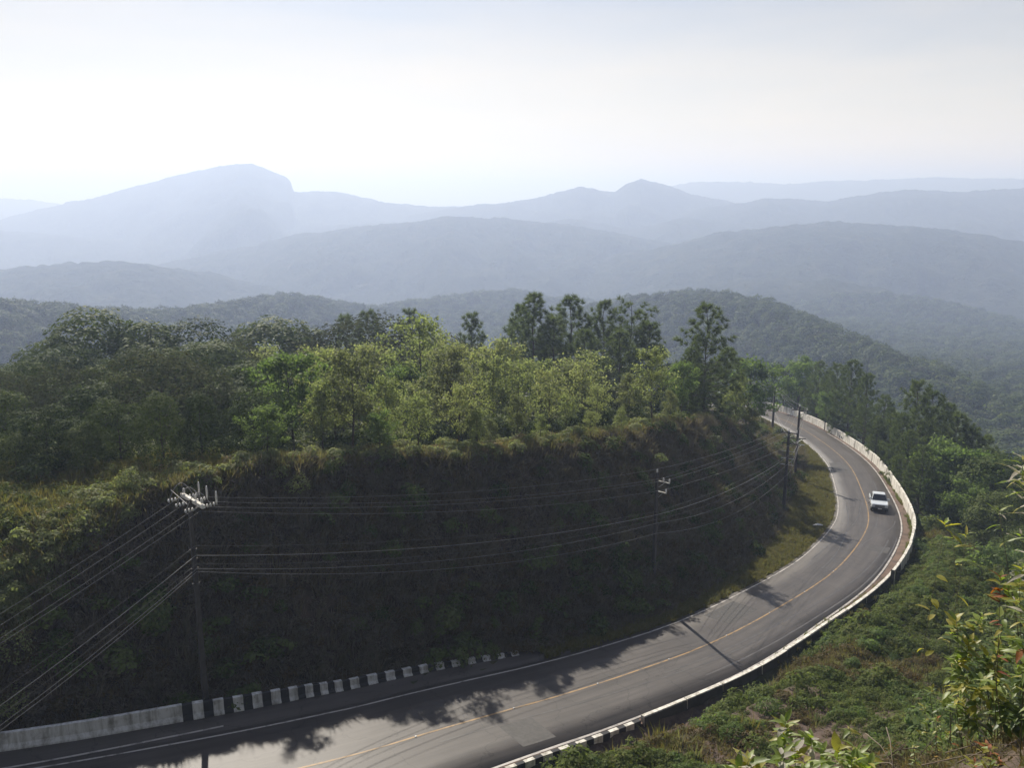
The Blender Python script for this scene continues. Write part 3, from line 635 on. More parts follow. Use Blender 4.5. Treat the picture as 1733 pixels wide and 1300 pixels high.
def pine(seed, H=12.0, wide=0.24, bare=0.15, per=30, ragged=0.35, top=0.12, mat='needle'):
    r = random.Random(seed); rg = np.random.default_rng(seed); mb = MB()
    pts = [Vector((r.uniform(-.012, .012) * H * min(i, 1), r.uniform(-.012, .012) * H * min(i, 1), H * 0.985 * i / 8)) for i in range(9)]
    mb.tube(pts, [0.0135 * H * (1 - 0.88 * i / 8) for i in range(9)], 7)
    cs = [tuple(pts[-1])]; ds = [(0, 0, 1.0)]; z = H * bare; a0 = 0
    while z < H * 0.97:
        t = (z / H - bare) / (1 - bare); a0 += 0.9; nb = 5 if t < 0.8 else 4
        for b in range(nb):
            if r.random() < 0.12: continue
            a = a0 + b * 2 * math.pi / nb + r.uniform(-0.35, 0.35)
            ln = H * wide * ((1 - t) ** 0.75 * (0.62 + 0.38 * min(1, t * 5)) + top * 0.28) * r.uniform(1 - ragged, 1 + ragged)
            up = 0.1 + 0.75 * t + r.uniform(-0.12, 0.15)
            d = Vector((math.cos(a), math.sin(a), up)); q = t * 0 + z / (H * 0.985) * 8; i = min(7, int(q)); p = pts[i].lerp(pts[i + 1], q - i)
            e = p + d * ln + Vector((0, 0, 0.12 * ln)); mid = p.lerp(e, 0.5) - Vector((0, 0, 0.05 * ln))
            rb = max(0.012, 0.0045 * H * (1 - t)); mb.tube([p, mid, e], [rb, rb * 0.7, rb * 0.3], 4, False)
            nt = max(2, int(ln / (0.034 * H)))
            for k in range(nt):
                f = 0.35 + 0.65 * (k + 1) / nt; c = p.lerp(mid, f * 2) if f < 0.5 else mid.lerp(e, f * 2 - 1)
                for _ in range(2 if f > 0.6 else 1):
                    j = Vector((r.uniform(-1, 1), r.uniform(-1, 1), r.uniform(-0.5, 0.8))) * ln * 0.13
                    cs.append(tuple(c + j)); ds.append(tuple(d.normalized()))
        z += H * r.uniform(0.036, 0.055)
    V, Fc = needle_tufts(cs, ds, per, 0.04 * H, 0.0042 * H, rg)
    return mb.mesh('trunk', M['bark']), mesh_np('crown', V, Fc, M[mat])
for k in range(4): PROTO['light', k] = airy(100 + k, 8, 'leaf_light', [46, 32, 56, 27][k], [0.2, 0.21, 0.19, 0.22][k], [0.23, 0.27, 0.2, 0.24][k])
for k in range(3): PROTO['green', k] = airy(120 + k, 8, 'leaf_green', 66, 0.23, 0.3)
for k in range(3): PROTO['olive', k] = airy(140 + k, 8, 'leaf_olive', 60, 0.2, 0.22)
for k in range(2): PROTO['russet', k] = airy(160 + k, 7, 'leaf_russet', 46, 0.2)
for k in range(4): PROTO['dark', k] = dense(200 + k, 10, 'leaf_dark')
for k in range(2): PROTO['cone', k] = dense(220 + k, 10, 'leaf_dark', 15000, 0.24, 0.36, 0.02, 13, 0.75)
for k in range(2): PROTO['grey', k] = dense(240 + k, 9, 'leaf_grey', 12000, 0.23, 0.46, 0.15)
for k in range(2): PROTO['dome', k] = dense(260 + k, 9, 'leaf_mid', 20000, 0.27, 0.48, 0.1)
for k in range(4): PROTO['pine', k] = pine(300 + k, 12)
for k in range(2): PROTO['broadpine', k] = pine(320 + k, 12, 0.27, 0.1, 30, 0.28, 0.2)
for k in range(2): PROTO['openpine', k] = pine(340 + k, 12, 0.22, 0.42, 26, 0.4, 0.5)
PH_ = {'light': 8, 'green': 8, 'olive': 8, 'russet': 7, 'dark': 10, 'cone': 10, 'grey': 9, 'dome': 9, 'pine': 12, 'broadpine': 12, 'openpine': 12}
NV = {}
for a, b in PROTO: NV[a] = max(NV.get(a, 0), b + 1)
CATN = {'pine': 'pine_tree', 'broadpine': 'pine_tree', 'openpine': 'pine_tree'}
TREES = []
def plant(kind, x, y, z, h, label, group, fat=1.0, var=None, name=None):
    k = var if var is not None else rnd.randrange(NV[kind]); tm, cm = PROTO[kind, k]; s = h / PH_[kind]
    nm = name or CATN.get(kind, 'broadleaf_tree')
    e = empty(nm, (x, y, z - 0.12 * s), rnd.uniform(0, 6.28)); e.scale = (s * fat, s * fat, s)
    link('trunk', tm, e); link('crown', cm, e)
    tag(e, label, 'pine tree' if nm == 'pine_tree' else 'tree', group); TREES.append((x, y, h)); return e
def plant_top(kind, px, py, D, label, group, fat=1.0, var=None, hmin=2.5, hmax=19):
    """tree at depth D whose tip shows at this pixel; its height follows from the ground there"""
    p = at(px, py, D); z = float(ground_z([p[0]], [p[1]], False)[0]); h = p[2] - z
    if h < hmin or h > hmax: print('tree height', kind, px, py, D, round(h, 1))
    return plant(kind, p[0], p[1], z, float(np.clip(h, hmin, hmax)), label, group, fat, var)
GL, GC, GP, GR = 'dark trees of the wood on the hilltop', 'young trees along the top of the cut bank', 'pines along the back of the hilltop', 'trees below the parapet on the outside of the bend'
T = [
 # dark wood on the left of the hilltop
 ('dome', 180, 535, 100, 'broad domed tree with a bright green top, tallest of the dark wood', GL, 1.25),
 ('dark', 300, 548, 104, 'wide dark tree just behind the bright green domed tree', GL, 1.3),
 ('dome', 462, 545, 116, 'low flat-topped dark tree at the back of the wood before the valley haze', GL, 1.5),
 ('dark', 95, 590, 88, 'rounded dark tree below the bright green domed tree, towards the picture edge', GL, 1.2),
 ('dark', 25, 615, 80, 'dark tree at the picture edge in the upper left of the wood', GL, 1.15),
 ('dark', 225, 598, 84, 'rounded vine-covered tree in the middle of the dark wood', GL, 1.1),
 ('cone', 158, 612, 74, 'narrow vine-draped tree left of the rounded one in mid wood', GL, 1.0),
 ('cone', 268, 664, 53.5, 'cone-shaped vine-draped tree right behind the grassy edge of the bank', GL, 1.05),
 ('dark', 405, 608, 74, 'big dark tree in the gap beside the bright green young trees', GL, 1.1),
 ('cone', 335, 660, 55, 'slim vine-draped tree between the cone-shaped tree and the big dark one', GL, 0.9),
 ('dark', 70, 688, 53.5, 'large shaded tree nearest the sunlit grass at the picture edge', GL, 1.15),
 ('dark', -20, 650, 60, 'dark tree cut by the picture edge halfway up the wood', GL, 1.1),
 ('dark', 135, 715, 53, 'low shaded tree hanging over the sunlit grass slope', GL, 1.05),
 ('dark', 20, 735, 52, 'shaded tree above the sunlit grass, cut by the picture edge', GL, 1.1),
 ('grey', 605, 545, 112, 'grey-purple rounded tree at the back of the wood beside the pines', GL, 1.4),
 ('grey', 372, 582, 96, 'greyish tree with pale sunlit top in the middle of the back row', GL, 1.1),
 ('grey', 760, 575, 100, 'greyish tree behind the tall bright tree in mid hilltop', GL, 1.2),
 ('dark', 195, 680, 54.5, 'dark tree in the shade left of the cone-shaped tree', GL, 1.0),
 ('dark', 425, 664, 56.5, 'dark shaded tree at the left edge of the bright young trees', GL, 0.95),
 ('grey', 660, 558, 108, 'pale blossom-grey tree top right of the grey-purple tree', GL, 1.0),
 # young light trees along the bank
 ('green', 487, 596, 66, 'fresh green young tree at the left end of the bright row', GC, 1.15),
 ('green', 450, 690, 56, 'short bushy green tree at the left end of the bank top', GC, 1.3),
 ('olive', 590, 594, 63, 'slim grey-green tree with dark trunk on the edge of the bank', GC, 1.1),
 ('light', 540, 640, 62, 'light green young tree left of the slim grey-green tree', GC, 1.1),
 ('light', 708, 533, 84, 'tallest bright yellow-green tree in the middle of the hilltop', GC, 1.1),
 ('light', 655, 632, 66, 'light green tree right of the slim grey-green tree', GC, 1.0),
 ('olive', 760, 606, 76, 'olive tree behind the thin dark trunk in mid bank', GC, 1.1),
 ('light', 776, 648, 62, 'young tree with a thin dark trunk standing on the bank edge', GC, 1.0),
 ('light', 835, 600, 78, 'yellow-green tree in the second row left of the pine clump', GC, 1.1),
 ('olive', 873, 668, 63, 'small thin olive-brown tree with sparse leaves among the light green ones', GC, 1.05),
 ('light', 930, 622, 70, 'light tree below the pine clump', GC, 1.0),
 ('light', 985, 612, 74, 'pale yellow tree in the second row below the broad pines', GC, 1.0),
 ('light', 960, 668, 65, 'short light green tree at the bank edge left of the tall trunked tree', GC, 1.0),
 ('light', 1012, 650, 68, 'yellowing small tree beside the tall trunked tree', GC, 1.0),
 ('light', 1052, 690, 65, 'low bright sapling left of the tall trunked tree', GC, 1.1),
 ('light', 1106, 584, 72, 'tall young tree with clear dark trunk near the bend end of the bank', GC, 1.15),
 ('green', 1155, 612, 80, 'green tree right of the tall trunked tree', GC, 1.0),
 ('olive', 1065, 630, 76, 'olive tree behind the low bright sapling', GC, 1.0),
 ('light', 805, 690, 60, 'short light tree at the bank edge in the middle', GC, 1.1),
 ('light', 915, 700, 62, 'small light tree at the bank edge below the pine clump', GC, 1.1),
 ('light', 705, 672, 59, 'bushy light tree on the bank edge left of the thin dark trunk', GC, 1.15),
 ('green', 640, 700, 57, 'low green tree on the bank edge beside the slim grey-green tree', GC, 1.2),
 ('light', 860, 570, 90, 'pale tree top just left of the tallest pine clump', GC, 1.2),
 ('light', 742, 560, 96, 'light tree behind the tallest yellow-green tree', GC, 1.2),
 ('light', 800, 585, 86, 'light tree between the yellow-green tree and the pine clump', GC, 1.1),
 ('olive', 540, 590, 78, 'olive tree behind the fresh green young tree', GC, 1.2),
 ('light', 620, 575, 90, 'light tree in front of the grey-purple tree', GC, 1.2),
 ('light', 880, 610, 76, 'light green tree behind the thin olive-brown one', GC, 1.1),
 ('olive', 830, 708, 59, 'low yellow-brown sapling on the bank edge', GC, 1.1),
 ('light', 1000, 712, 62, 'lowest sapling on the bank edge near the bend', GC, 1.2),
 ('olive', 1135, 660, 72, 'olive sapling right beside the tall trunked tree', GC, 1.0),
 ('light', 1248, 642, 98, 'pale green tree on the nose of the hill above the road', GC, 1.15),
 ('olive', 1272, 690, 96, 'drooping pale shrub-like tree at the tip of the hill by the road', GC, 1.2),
 # pines along the skyline of the hilltop
 ('broadpine', 903, 499, 116, 'tallest broad pine in the clump on the hilltop', GP, 1.0),
 ('broadpine', 966, 504, 120, 'rounded pine second from the left in the clump', GP, 1.05),
 ('pine', 1022, 507, 122, 'slender pine between the rounded pine and the open-topped one', GP, 0.9),
 ('openpine', 1068, 511, 120, 'open-topped pine with bare lower trunk at the right of the clump', GP, 1.1),
 ('broadpine', 1199, 515, 104, 'lone layered pine standing right of the clump above the bend', GP, 1.05),
 ('pine', 693, 515, 132, 'thin dark pine tip left of the tallest yellow-green tree', GP, 0.8),
 ('pine', 797, 530, 128, 'small pointed pine tip between the bright tree and the clump', GP, 0.9),
 ('broadpine', 621, 528, 130, 'round-topped pine behind the grey-purple tree', GP, 0.9),
 ('pine', 585, 534, 134, 'small pine tip beside the round-topped pine', GP, 0.9),
 ('pine', 882, 514, 124, 'pine half hidden behind the left side of the tallest broad pine', GP, 0.95),
 ('pine', 938, 535, 112, 'short pine between the two broad pines', GP, 1.1),
 ('pine', 1100, 545, 116, 'low pine just right of the open-topped one', GP, 1.1),
 ('broadpine', 1232, 590, 112, 'dark low pine at the right foot of the lone layered pine', GP, 1.1),
 ('broadpine', 1170, 590, 100, 'bushy pine at the left foot of the lone layered pine', GP, 1.1),
 ('broadpine', 1050, 560, 110, 'bushy pine in front of the open-topped one', GP, 1.1),
 ('broadpine', 990, 560, 108, 'bushy pine below the slender one', GP, 1.0),
 # beyond the nose of the hill, along the far road
 ('green', 1270, 612, 128, 'light green tree beyond the nose of the hill before the road', GR, 1.2),
 ('dark', 1310, 618, 182, 'dark tree where the far road disappears', GR, 1.2),
 ('green', 1355, 606, 168, 'green tree above the far end of the white parapet', GR, 1.1),
 ('broadpine', 1388, 612, 158, 'pine beside the green tree above the far parapet', GR, 1.05),
 ('broadpine', 1418, 616, 150, 'pine second along the parapet from its far end', GR, 1.05),
 ('broadpine', 1443, 612, 142, 'tall broad pine behind the parapet, highest in its row', GR, 1.1),
 ('pine', 1470, 632, 134, 'dark pine right of the highest pine in the parapet row', GR, 1.1),
 ('green', 1330, 640, 168, 'leafy tree low behind the far parapet', GR, 1.2),
 ('green', 1400, 665, 146, 'leafy tree low behind the middle of the far parapet', GR, 1.2),
 ('openpine', 1468, 680, 126, 'pine with a dark bare trunk rising right behind the parapet', GR, 1.1),
 ('pine', 1500, 668, 128, 'pine between the bare-trunked pine and the big one down the slope', GR, 1.1),
 ('broadpine', 1553, 645, 114, 'big layered pine standing apart down the slope outside the bend', GR, 1.1),
 ('broadpine', 1582, 662, 118, 'pine close behind the big layered one', GR, 1.0),
 ('broadpine', 1622, 700, 110, 'pine lowest down the slope in the row outside the bend', GR, 1.1),
 ('pine', 1648, 722, 108, 'small pine at the end of the row before the open valley', GR, 1.1),
 ('broadpine', 1530, 702, 110, 'bushy pine in front of the big layered one', GR, 1.1),
 ('green', 1595, 745, 102, 'leafy tree under the pines down the slope', GR, 1.3),
 ('broadpine', 1565, 755, 98, 'low pine close outside the parapet above the truck', GR, 1.2),
 ('green', 1655, 762, 98, 'leafy round tree down the slope near the picture edge', GR, 1.3),
 ('dark', 1705, 780, 94, 'dark round tree at the picture edge outside the bend', GR, 1.3),
 ('green', 1640, 815, 92, 'shaded thicket tree behind the large-leaved weeds', GR, 1.4),
 ('dark', 1700, 840, 86, 'shaded thicket tree at the picture edge above the weeds', GR, 1.4),
 ('green', 1600, 800, 98, 'leafy tree outside the parapet level with the truck', GR, 1.3),
 ('dark', 1735, 760, 100, 'dark tree crown cut by the picture edge down the slope', GR, 1.3),
 ('pine', 1405, 612, 172, 'slim pine tip behind the second pine along the parapet', GR, 1.0),
 ('pine', 1365, 622, 176, 'slim pine right of the green tree above the far parapet', GR, 1.0),
 ('pine', 1510, 690, 122, 'young pointed pine just outside the parapet before the bend', GR, 1.1),
 ('pine', 1488, 705, 122, 'young pine beside the bare-trunked one', GR, 1.1),
 ('pine', 1605, 672, 122, 'pointed pine between the two layered ones down the slope', GR, 1.0),
 ('pine', 1672, 735, 114, 'slim pine beyond the end of the row near the picture edge', GR, 1.0),
 ('pine', 1540, 728, 104, 'short pine right behind the parapet above the truck', GR, 1.2),
 ('dark', 1745, 900, 74, 'shaded tree at the picture edge behind the foreground weeds', GR, 1.3),
]
_eo = ([480, 600, 850, 1000, 1106, 1155, 1250], [54, 57, 59, 62, 68, 71, 97]); _ex = np.array([project(p)[0] for p in EDGE]); _ey = np.array([p[1] for p in EDGE])
for t in T:
    t = list(t)
    if t[5] == GC: t[6] *= 0.9; t[3] = float(np.interp(t[1], _ex, _ey) + max(0.8, t[3] - np.interp(t[1], *_eo)))
    if t[5] == GR and t[1] > 1320: t[3] = t[3] + 2.5; t[6] = t[6] * 0.85
    plant_top(*t)
# trees that only fill the wood behind the ones above
SKY = ([-200, 0, 100, 180, 300, 450, 560, 640, 700, 860, 1000, 1100, 1180, 1300, 1400], [640, 620, 590, 550, 566, 562, 560, 556, 575, 575, 560, 560, 585, 640, 660])
SHORT = ['bright green domed tree', 'wide dark tree behind the domed one', 'flat-topped tree at the back of the wood', 'rounded dark tree below the domed one', 'dark tree at the upper picture edge', 'rounded vine-covered tree', 'narrow vine-draped tree', 'cone-shaped vine-draped tree', 'big dark tree by the bright young trees', 'slim vine-draped tree', 'large shaded tree at the sunlit grass', 'tree cut by the picture edge', 'low shaded tree over the sunlit grass', 'shaded tree above the sunlit grass', 'grey-purple rounded tree', 'greyish pale-topped tree', 'greyish tree of mid hilltop', 'dark tree left of the cone-shaped one', 'dark shaded tree by the bright row', 'pale blossom-grey tree', 'fresh green young tree', 'short bushy green tree', 'slim grey-green tree', 'light tree left of the slim grey-green one', 'tallest bright yellow-green tree', 'light tree right of the slim grey-green one', 'olive tree of mid bank', 'tree with the thin dark trunk', 'yellow-green second-row tree', 'small olive-brown tree', 'light tree below the pine clump', 'pale yellow tree', 'short light tree by the tall trunked one', 'yellowing small tree', 'low bright sapling', 'tall trunked young tree', 'green tree by the tall trunked one', 'olive tree behind the bright sapling', 'short light tree of mid bank', 'small light tree below the pine clump', 'bushy light tree on the bank edge', 'low green tree on the bank edge', 'pale tree left of the pine clump', 'light tree behind the tallest yellow-green one', 'light tree left of the pine clump', 'olive tree behind the fresh green one', 'light tree before the grey-purple one', 'light tree behind the olive-brown one', 'low yellow-brown sapling', 'lowest sapling', 'olive sapling', 'pale tree on the nose of the hill', 'drooping pale tree at the hill tip', 'tallest broad pine', 'rounded pine', 'slender pine', 'open-topped pine', 'lone layered pine', 'thin dark pine tip', 'small pointed pine tip', 'round-topped pine', 'small pine tip', 'half-hidden pine', 'short pine between the broad ones', 'low pine by the open-topped one', 'dark low pine', 'bushy pine by the lone layered one', 'bushy pine before the open-topped one', 'bushy pine below the slender one']
USED = set()
nf = 0; tries = 0
while nf < 90 and tries < 5000:
    tries += 1
    y = rnd.uniform(58, 175); x = rnd.uniform(-0.66 * y, 0.3 * y)
    s, d, z0 = (v[0] for v in road_sd([x], [y]))
    if d > 0 or -d < toe(np.array([s]))[0] + 14: continue
    if y < np.interp(project((x, y, -20))[0], _ex, _ey) + 9: continue
    if min((x - a) ** 2 + (y - b) ** 2 for a, b, _ in TREES) < 9: continue
    z = float(ground_z([x], [y], False)[0]); px, py = project((x, y, z + 3))
    if x > 16 and y < 100: continue
    top = np.interp(px, *SKY) + 8; h = min(rnd.uniform(6, 10.5), float(at(px, top, y)[2]) - z)
    if h < 4.0: continue
    left = px < 430 + rnd.uniform(-60, 60)
    kd = rnd.choice(['dark', 'dark', 'cone', 'grey', 'dome']) if left or y > 105 else rnd.choice(['light', 'light', 'light', 'olive', 'green', 'grey'])
    adj = {'dark': 'dark leafy tree', 'cone': 'vine-draped tree', 'grey': 'greyish leafy tree', 'dome': 'dark green domed tree', 'light': 'light green young tree', 'olive': 'olive young tree', 'green': 'fresh green young tree'}[kd]
    near = sorted(range(len(SHORT)), key=lambda k: (TREES[k][0] - x) ** 2 + (TREES[k][1] - y) ** 2); lab = None
    for k in near[:30]:
        ox, oy = TREES[k][0], TREES[k][1]; dpx = (x / y - ox / oy) * F
        rel = 'close behind' if abs(dpx) < 30 and y > oy else 'in front of' if abs(dpx) < 30 else 'just right of' if dpx > 0 else 'just left of'
        lab = '%s packed in %s the %s' % (adj, rel, SHORT[k]) if rel == 'close behind' else '%s %s the %s' % (adj, rel, SHORT[k])
        lab = lab.replace('packed in close', 'packed close')
        if lab not in USED: break
    USED.add(lab)
    plant(kd, x, y, z, h, lab, 'trees packed inside the wood', rnd.uniform(1.0, 1.35)); nf += 1
print('filler trees', nf)
# ------------------------------------------------------------------ uncountable cover: instanced over measured points
HID = {}
def scatter(name, meshes, P, scl, label, idx=None, tilt=0.15, sink=0.0, seed=1, rz=None):
    rg = np.random.default_rng(seed); n = len(P)
    col = bpy.data.collections.new(name + '_kinds')
    for k, mm in enumerate(meshes): col.objects.link(bpy.data.objects.new('%s_kind_%02d' % (name, k), mm))
    P = np.array(P, float); P[:, 2] -= sink
    me = bpy.data.meshes.new(name); me.vertices.add(n); me.vertices.foreach_set('co', P.astype(np.float32).ravel())
    rot = np.c_[rg.normal(0, tilt, n), rg.normal(0, tilt, n), rg.uniform(0, 6.283, n)].astype(np.float32)
    scl = np.broadcast_to(scl, (n,)).astype(np.float32)
    ii = (rg.integers(0, len(meshes), n) if idx is None else idx).astype(np.int32)
    a = me.attributes.new('rot', 'FLOAT_VECTOR', 'POINT'); a.data.foreach_set('vector', rot.ravel())
    a = me.attributes.new('scl', 'FLOAT', 'POINT'); a.data.foreach_set('value', scl)
    a = me.attributes.new('kid', 'INT', 'POINT'); a.data.foreach_set('value', ii)
    o = link(name, me); tag(o, label, None, None, 'stuff')
    ng = bpy.data.node_groups.new(name, 'GeometryNodeTree')
    ng.interface.new_socket('Geometry', in_out='INPUT', socket_type='NodeSocketGeometry'); ng.interface.new_socket('Geometry', in_out='OUTPUT', socket_type='NodeSocketGeometry')
    N, L = ng.nodes, ng.links; gi = N.new('NodeGroupInput'); go = N.new('NodeGroupOutput'); ip = N.new('GeometryNodeInstanceOnPoints')
    ci = N.new('GeometryNodeCollectionInfo'); ci.inputs['Collection'].default_value = col; ci.inputs['Separate Children'].default_value = True; ci.inputs['Reset Children'].default_value = True
    def attr(nm, t): q = N.new('GeometryNodeInputNamedAttribute'); q.data_type = t; q.inputs['Name'].default_value = nm; return q.outputs['Attribute']
    L.new(gi.outputs[0], ip.inputs['Points']); L.new(ci.outputs[0], ip.inputs['Instance']); ip.inputs['Pick Instance'].default_value = True
    L.new(attr('kid', 'INT'), ip.inputs['Instance Index']); L.new(attr('scl', 'FLOAT'), ip.inputs['Scale'])
    e2r = N.new('FunctionNodeEulerToRotation'); L.new(attr('rot', 'FLOAT_VECTOR'), e2r.inputs[0]); L.new(e2r.outputs[0], ip.inputs['Rotation'])
    L.new(ip.outputs[0], go.inputs[0]); md = o.modifiers.new('scatter', 'NODES'); md.node_group = ng
    return o
def blob_crown(seed, mat, n=330, size=1.25, R=4.2, H=7.5):
    r = random.Random(seed); rg = np.random.default_rng(seed)
    bl = [(r.uniform(-1, 1) * R * 0.5, r.uniform(-1, 1) * R * 0.5, H * r.uniform(0.45, 0.78), R * r.uniform(0.45, 0.7), R * r.uniform(0.45, 0.7), H * r.uniform(0.2, 0.32)) for _ in range(5)] + [(0, 0, H * 0.5, R * 0.8, R * 0.8, H * 0.42)]
    V, Fc = shell_leaves(bl, n, size, rg, 0.5, 0.2, 0.75); return mesh_np('far_crown', V, Fc, M[mat])
def bush_mesh(seed, mat, n=420, size=0.13, R=0.6, H=0.7):
    r = random.Random(seed); rg = np.random.default_rng(seed)
    bl = [(r.uniform(-1, 1) * R * 0.55, r.uniform(-1, 1) * R * 0.55, H * r.uniform(0.3, 0.65), R * r.uniform(0.35, 0.6), R * r.uniform(0.35, 0.6), H * r.uniform(0.25, 0.4)) for _ in range(5)] + [(0, 0, H * 0.35, R * 0.75, R * 0.75, H * 0.45)]
    V, Fc = shell_leaves(bl, n, size, rg, 0.4, 0.45, 0.5); return mesh_np('bush', V, Fc, M[mat])
def tuft_mesh(seed, mat, n=26, H=0.6, R=0.22, wd=0.03, lean=0.5):
    rg = np.random.default_rng(seed); a = rg.uniform(0, 6.283, n); b = np.c_[np.cos(a), np.sin(a), a * 0] * (rg.random(n)[:, None] * R)
    h = H * rg.uniform(0.5, 1.15, n); d = np.c_[np.cos(a), np.sin(a), a * 0] * (rg.uniform(0.1, lean, n) * h)[:, None]
    t = np.c_[-np.sin(a), np.cos(a), a * 0] * wd * 0.5
    up = np.c_[a * 0, a * 0, h]
    V = np.stack([b - t, b + t, b + d * 0.35 + up * 0.6 + t * 0.8, b + d * 0.35 + up * 0.6 - t * 0.8, b + d + up], 1).reshape(-1, 3)
    V2 = []; Fq = []
    i = np.arange(n)[:, None] * 5
    quad = np.concatenate([i + 0, i + 1, i + 2, i + 3], 1); tri = np.concatenate([i + 3, i + 2, i + 4, i + 4], 1)
    me = bpy.data.meshes.new('tuft'); me.from_pydata([tuple(v) for v in V], [], [tuple(q) for q in quad] + [tuple(q[:3]) for q in tri]); me.materials.append(M[mat]); return me

def inview(P, m=60):
    d = P[:, 1] * CP - P[:, 2] * SP; v = P[:, 1] * SP + P[:, 2] * CP
    px = W0 / 2 + F * P[:, 0] / np.maximum(d, 1); py = H0 / 2 - F * v / np.maximum(d, 1)
    return (d > 1) & (px > -m) & (px < W0 + m) & (py < H0 + m * 2)
def gpts(x, y, rough=True): return np.c_[x, y, ground_z(x, y, rough)]

# forest on the hills beyond, up to where single crowns stop showing
n = 76000; rg = np.random.default_rng(5)
rad = np.sqrt(rg.uniform(175 ** 2, 1330 ** 2, n)); keepp = rg.random(n) < np.interp(rad, [175, 500, 900, 1330], [1.0, 1.0, 0.75, 0.6]); rad = rad[keepp]
ang = rg.uniform(-math.radians(36), math.radians(36), len(rad)); x = rad * np.sin(ang); y = rad * np.cos(ang)
z = base_z(x, y); P = np.c_[x, y, z]; s_, d_, rz_ = road_sd(x, y); P = P[np.abs(d_) > 13]; P = P[inview(P, 90)]
# hide those that the ridge in front covers: march back along the sight line
vis = np.ones(len(P), bool)
for f in np.linspace(0.3, 0.93, 16):
    q = P * f; vis &= (P[:, 2] + 11) * f > base_z(q[:, 0], q[:, 1]) - 1
P = P[vis]; print('far crowns', len(P))
crowns = [blob_crown(500 + k, ['leaf_dark', 'leaf_dark', 'leaf_grey', 'leaf_dark', 'leaf_grey', 'leaf_dark', 'needle', 'leaf_dark'][k], 520, 0.95, 4.0 + 0.3 * (k % 3), 7 + (k % 4)) for k in range(8)]
scatter('distant_forest', crowns, P, rg.uniform(0.75, 1.35, len(P)) * np.interp(np.hypot(P[:, 0], P[:, 1]), [200, 900, 1650], [1.0, 1.15, 1.4]), 'dark forest covering the near hills and valley sides beyond the road', sink=0.8)
# thicket on the steep slope outside the bend and behind the hilltop wood
n = 5000; x = rg.uniform(40, 130, n); y = rg.uniform(60, 200, n); s_, d_, rz_ = road_sd(x, y); o_ = wall_off(s_)
k = (d_ > o_ + 7) & (x > 0.42 * y) & (x < 0.68 * y); P = gpts(x[k], y[k]); P = P[inview(P)][:900]
thk = [bush_mesh(540 + j, ['leaf_dark', 'leaf_green', 'fern', 'leaf_olive'][j], 900, 0.26, 1.6, 2.4) for j in range(4)]
scatter('slope_thicket', thk, P, rg.uniform(0.7, 1.5, len(P)), 'shaded thicket of shrubs on the slope below the parapet', sink=0.2)
n = 2600; y = rg.uniform(50, 150, n); x = rg.uniform(-0.65, 0.28, n) * y; s_, d_, rz_ = road_sd(x, y)
k = (d_ < 0) & (-d_ > toe(s_) + 10.5) ; P = gpts(x[k], y[k]); k2 = KC(s_[k]) * (-d_[k] - toe(s_[k])) + rz_[k] > P[:, 2] + 1.2; P = P[k2]; _px = W0 / 2 + F * P[:, 0] / (P[:, 1] * CP - P[:, 2] * SP); P = P[P[:, 1] > np.interp(_px, _ex, _ey) + 8]
und = [bush_mesh(550 + j, ['leaf_olive', 'leaf_dark', 'leaf_dark', 'leaf_mid'][j], 700, 0.2, 1.1, 1.7) for j in range(4)]
scatter('wood_understorey', und, P, rg.uniform(0.6, 1.6, len(P)), 'leafy shrubs growing under the trees on the hilltop', sink=0.1)
# cut bank
n = 190000; x = rg.uniform(-40, 47, n); y = rg.uniform(36, 158, n); s_, d_, rz_ = road_sd(x, y); up = -d_ - toe(s_)
g = base_z(x, y); c = rz_ + KC(s_) * np.maximum(up, 0); k = (d_ < 0) & (up > -0.6) & ((c < g + 0.3) | (s_ > 78)) & (up < 16); x, y = x[k], y[k]
P = gpts(x, y); dn = fbm(x / 4, y / 4, 71, 3); kk = dn > rg.uniform(-1.2, 0.35, len(x)); P = P[kk & inview(P)]
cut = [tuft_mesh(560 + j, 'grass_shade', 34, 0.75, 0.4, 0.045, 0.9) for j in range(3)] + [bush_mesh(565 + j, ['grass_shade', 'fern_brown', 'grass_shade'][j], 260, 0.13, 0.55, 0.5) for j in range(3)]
cut += [bush_mesh(568, 'leaf_dark', 500, 0.14, 0.6, 0.75), bush_mesh(569, 'leaf_mid', 500, 0.13, 0.6, 0.6)]; ki = np.where(rg.random(len(P)) < 0.025, rg.integers(6, 8, len(P)), rg.integers(0, 6, len(P)))
print('cut bank', len(P)); scatter('bank_grass', cut, P, np.where(ki > 5, rg.uniform(0.8, 2.2, len(P)), rg.uniform(0.6, 1.35, len(P))), idx=ki, label='rough grass and weeds covering the shaded cut bank', tilt=0.35, sink=0.05)
# dry grass along the top edge of the bank
E_ = np.array(EDGE); tt = np.linspace(0, len(E_) - 1.001, 2600); i0 = tt.astype(int); ft = tt - i0
bx = E_[i0, 0] * (1 - ft) + E_[i0 + 1, 0] * ft; by = E_[i0, 1] * (1 - ft) + E_[i0 + 1, 1] * ft
tg = np.gradient(np.c_[bx, by], axis=0); tg /= np.hypot(*tg.T)[:, None] + 1e-9
off = rg.uniform(-0.6, 2.3, len(tt)); P = gpts(bx - tg[:, 1] * off, by + tg[:, 0] * off)
dry = [tuft_mesh(570 + j, ['grass_dry', 'grass_verge', 'grass_dry'][j], 40, 0.6, 0.35, 0.035, 0.6) for j in range(3)] + [bush_mesh(575, 'leaf_light', 420, 0.16, 0.6, 0.8), bush_mesh(576, 'leaf_russet', 300, 0.13, 0.5, 0.7)]
scatter('dry_grass', dry, P, rg.uniform(0.6, 1.4, len(P)), 'dry golden grass fringing the top edge of the cut bank', idx=rg.choice(5, len(P), p=[.27, .27, .26, .12, .08]), sink=0.03)
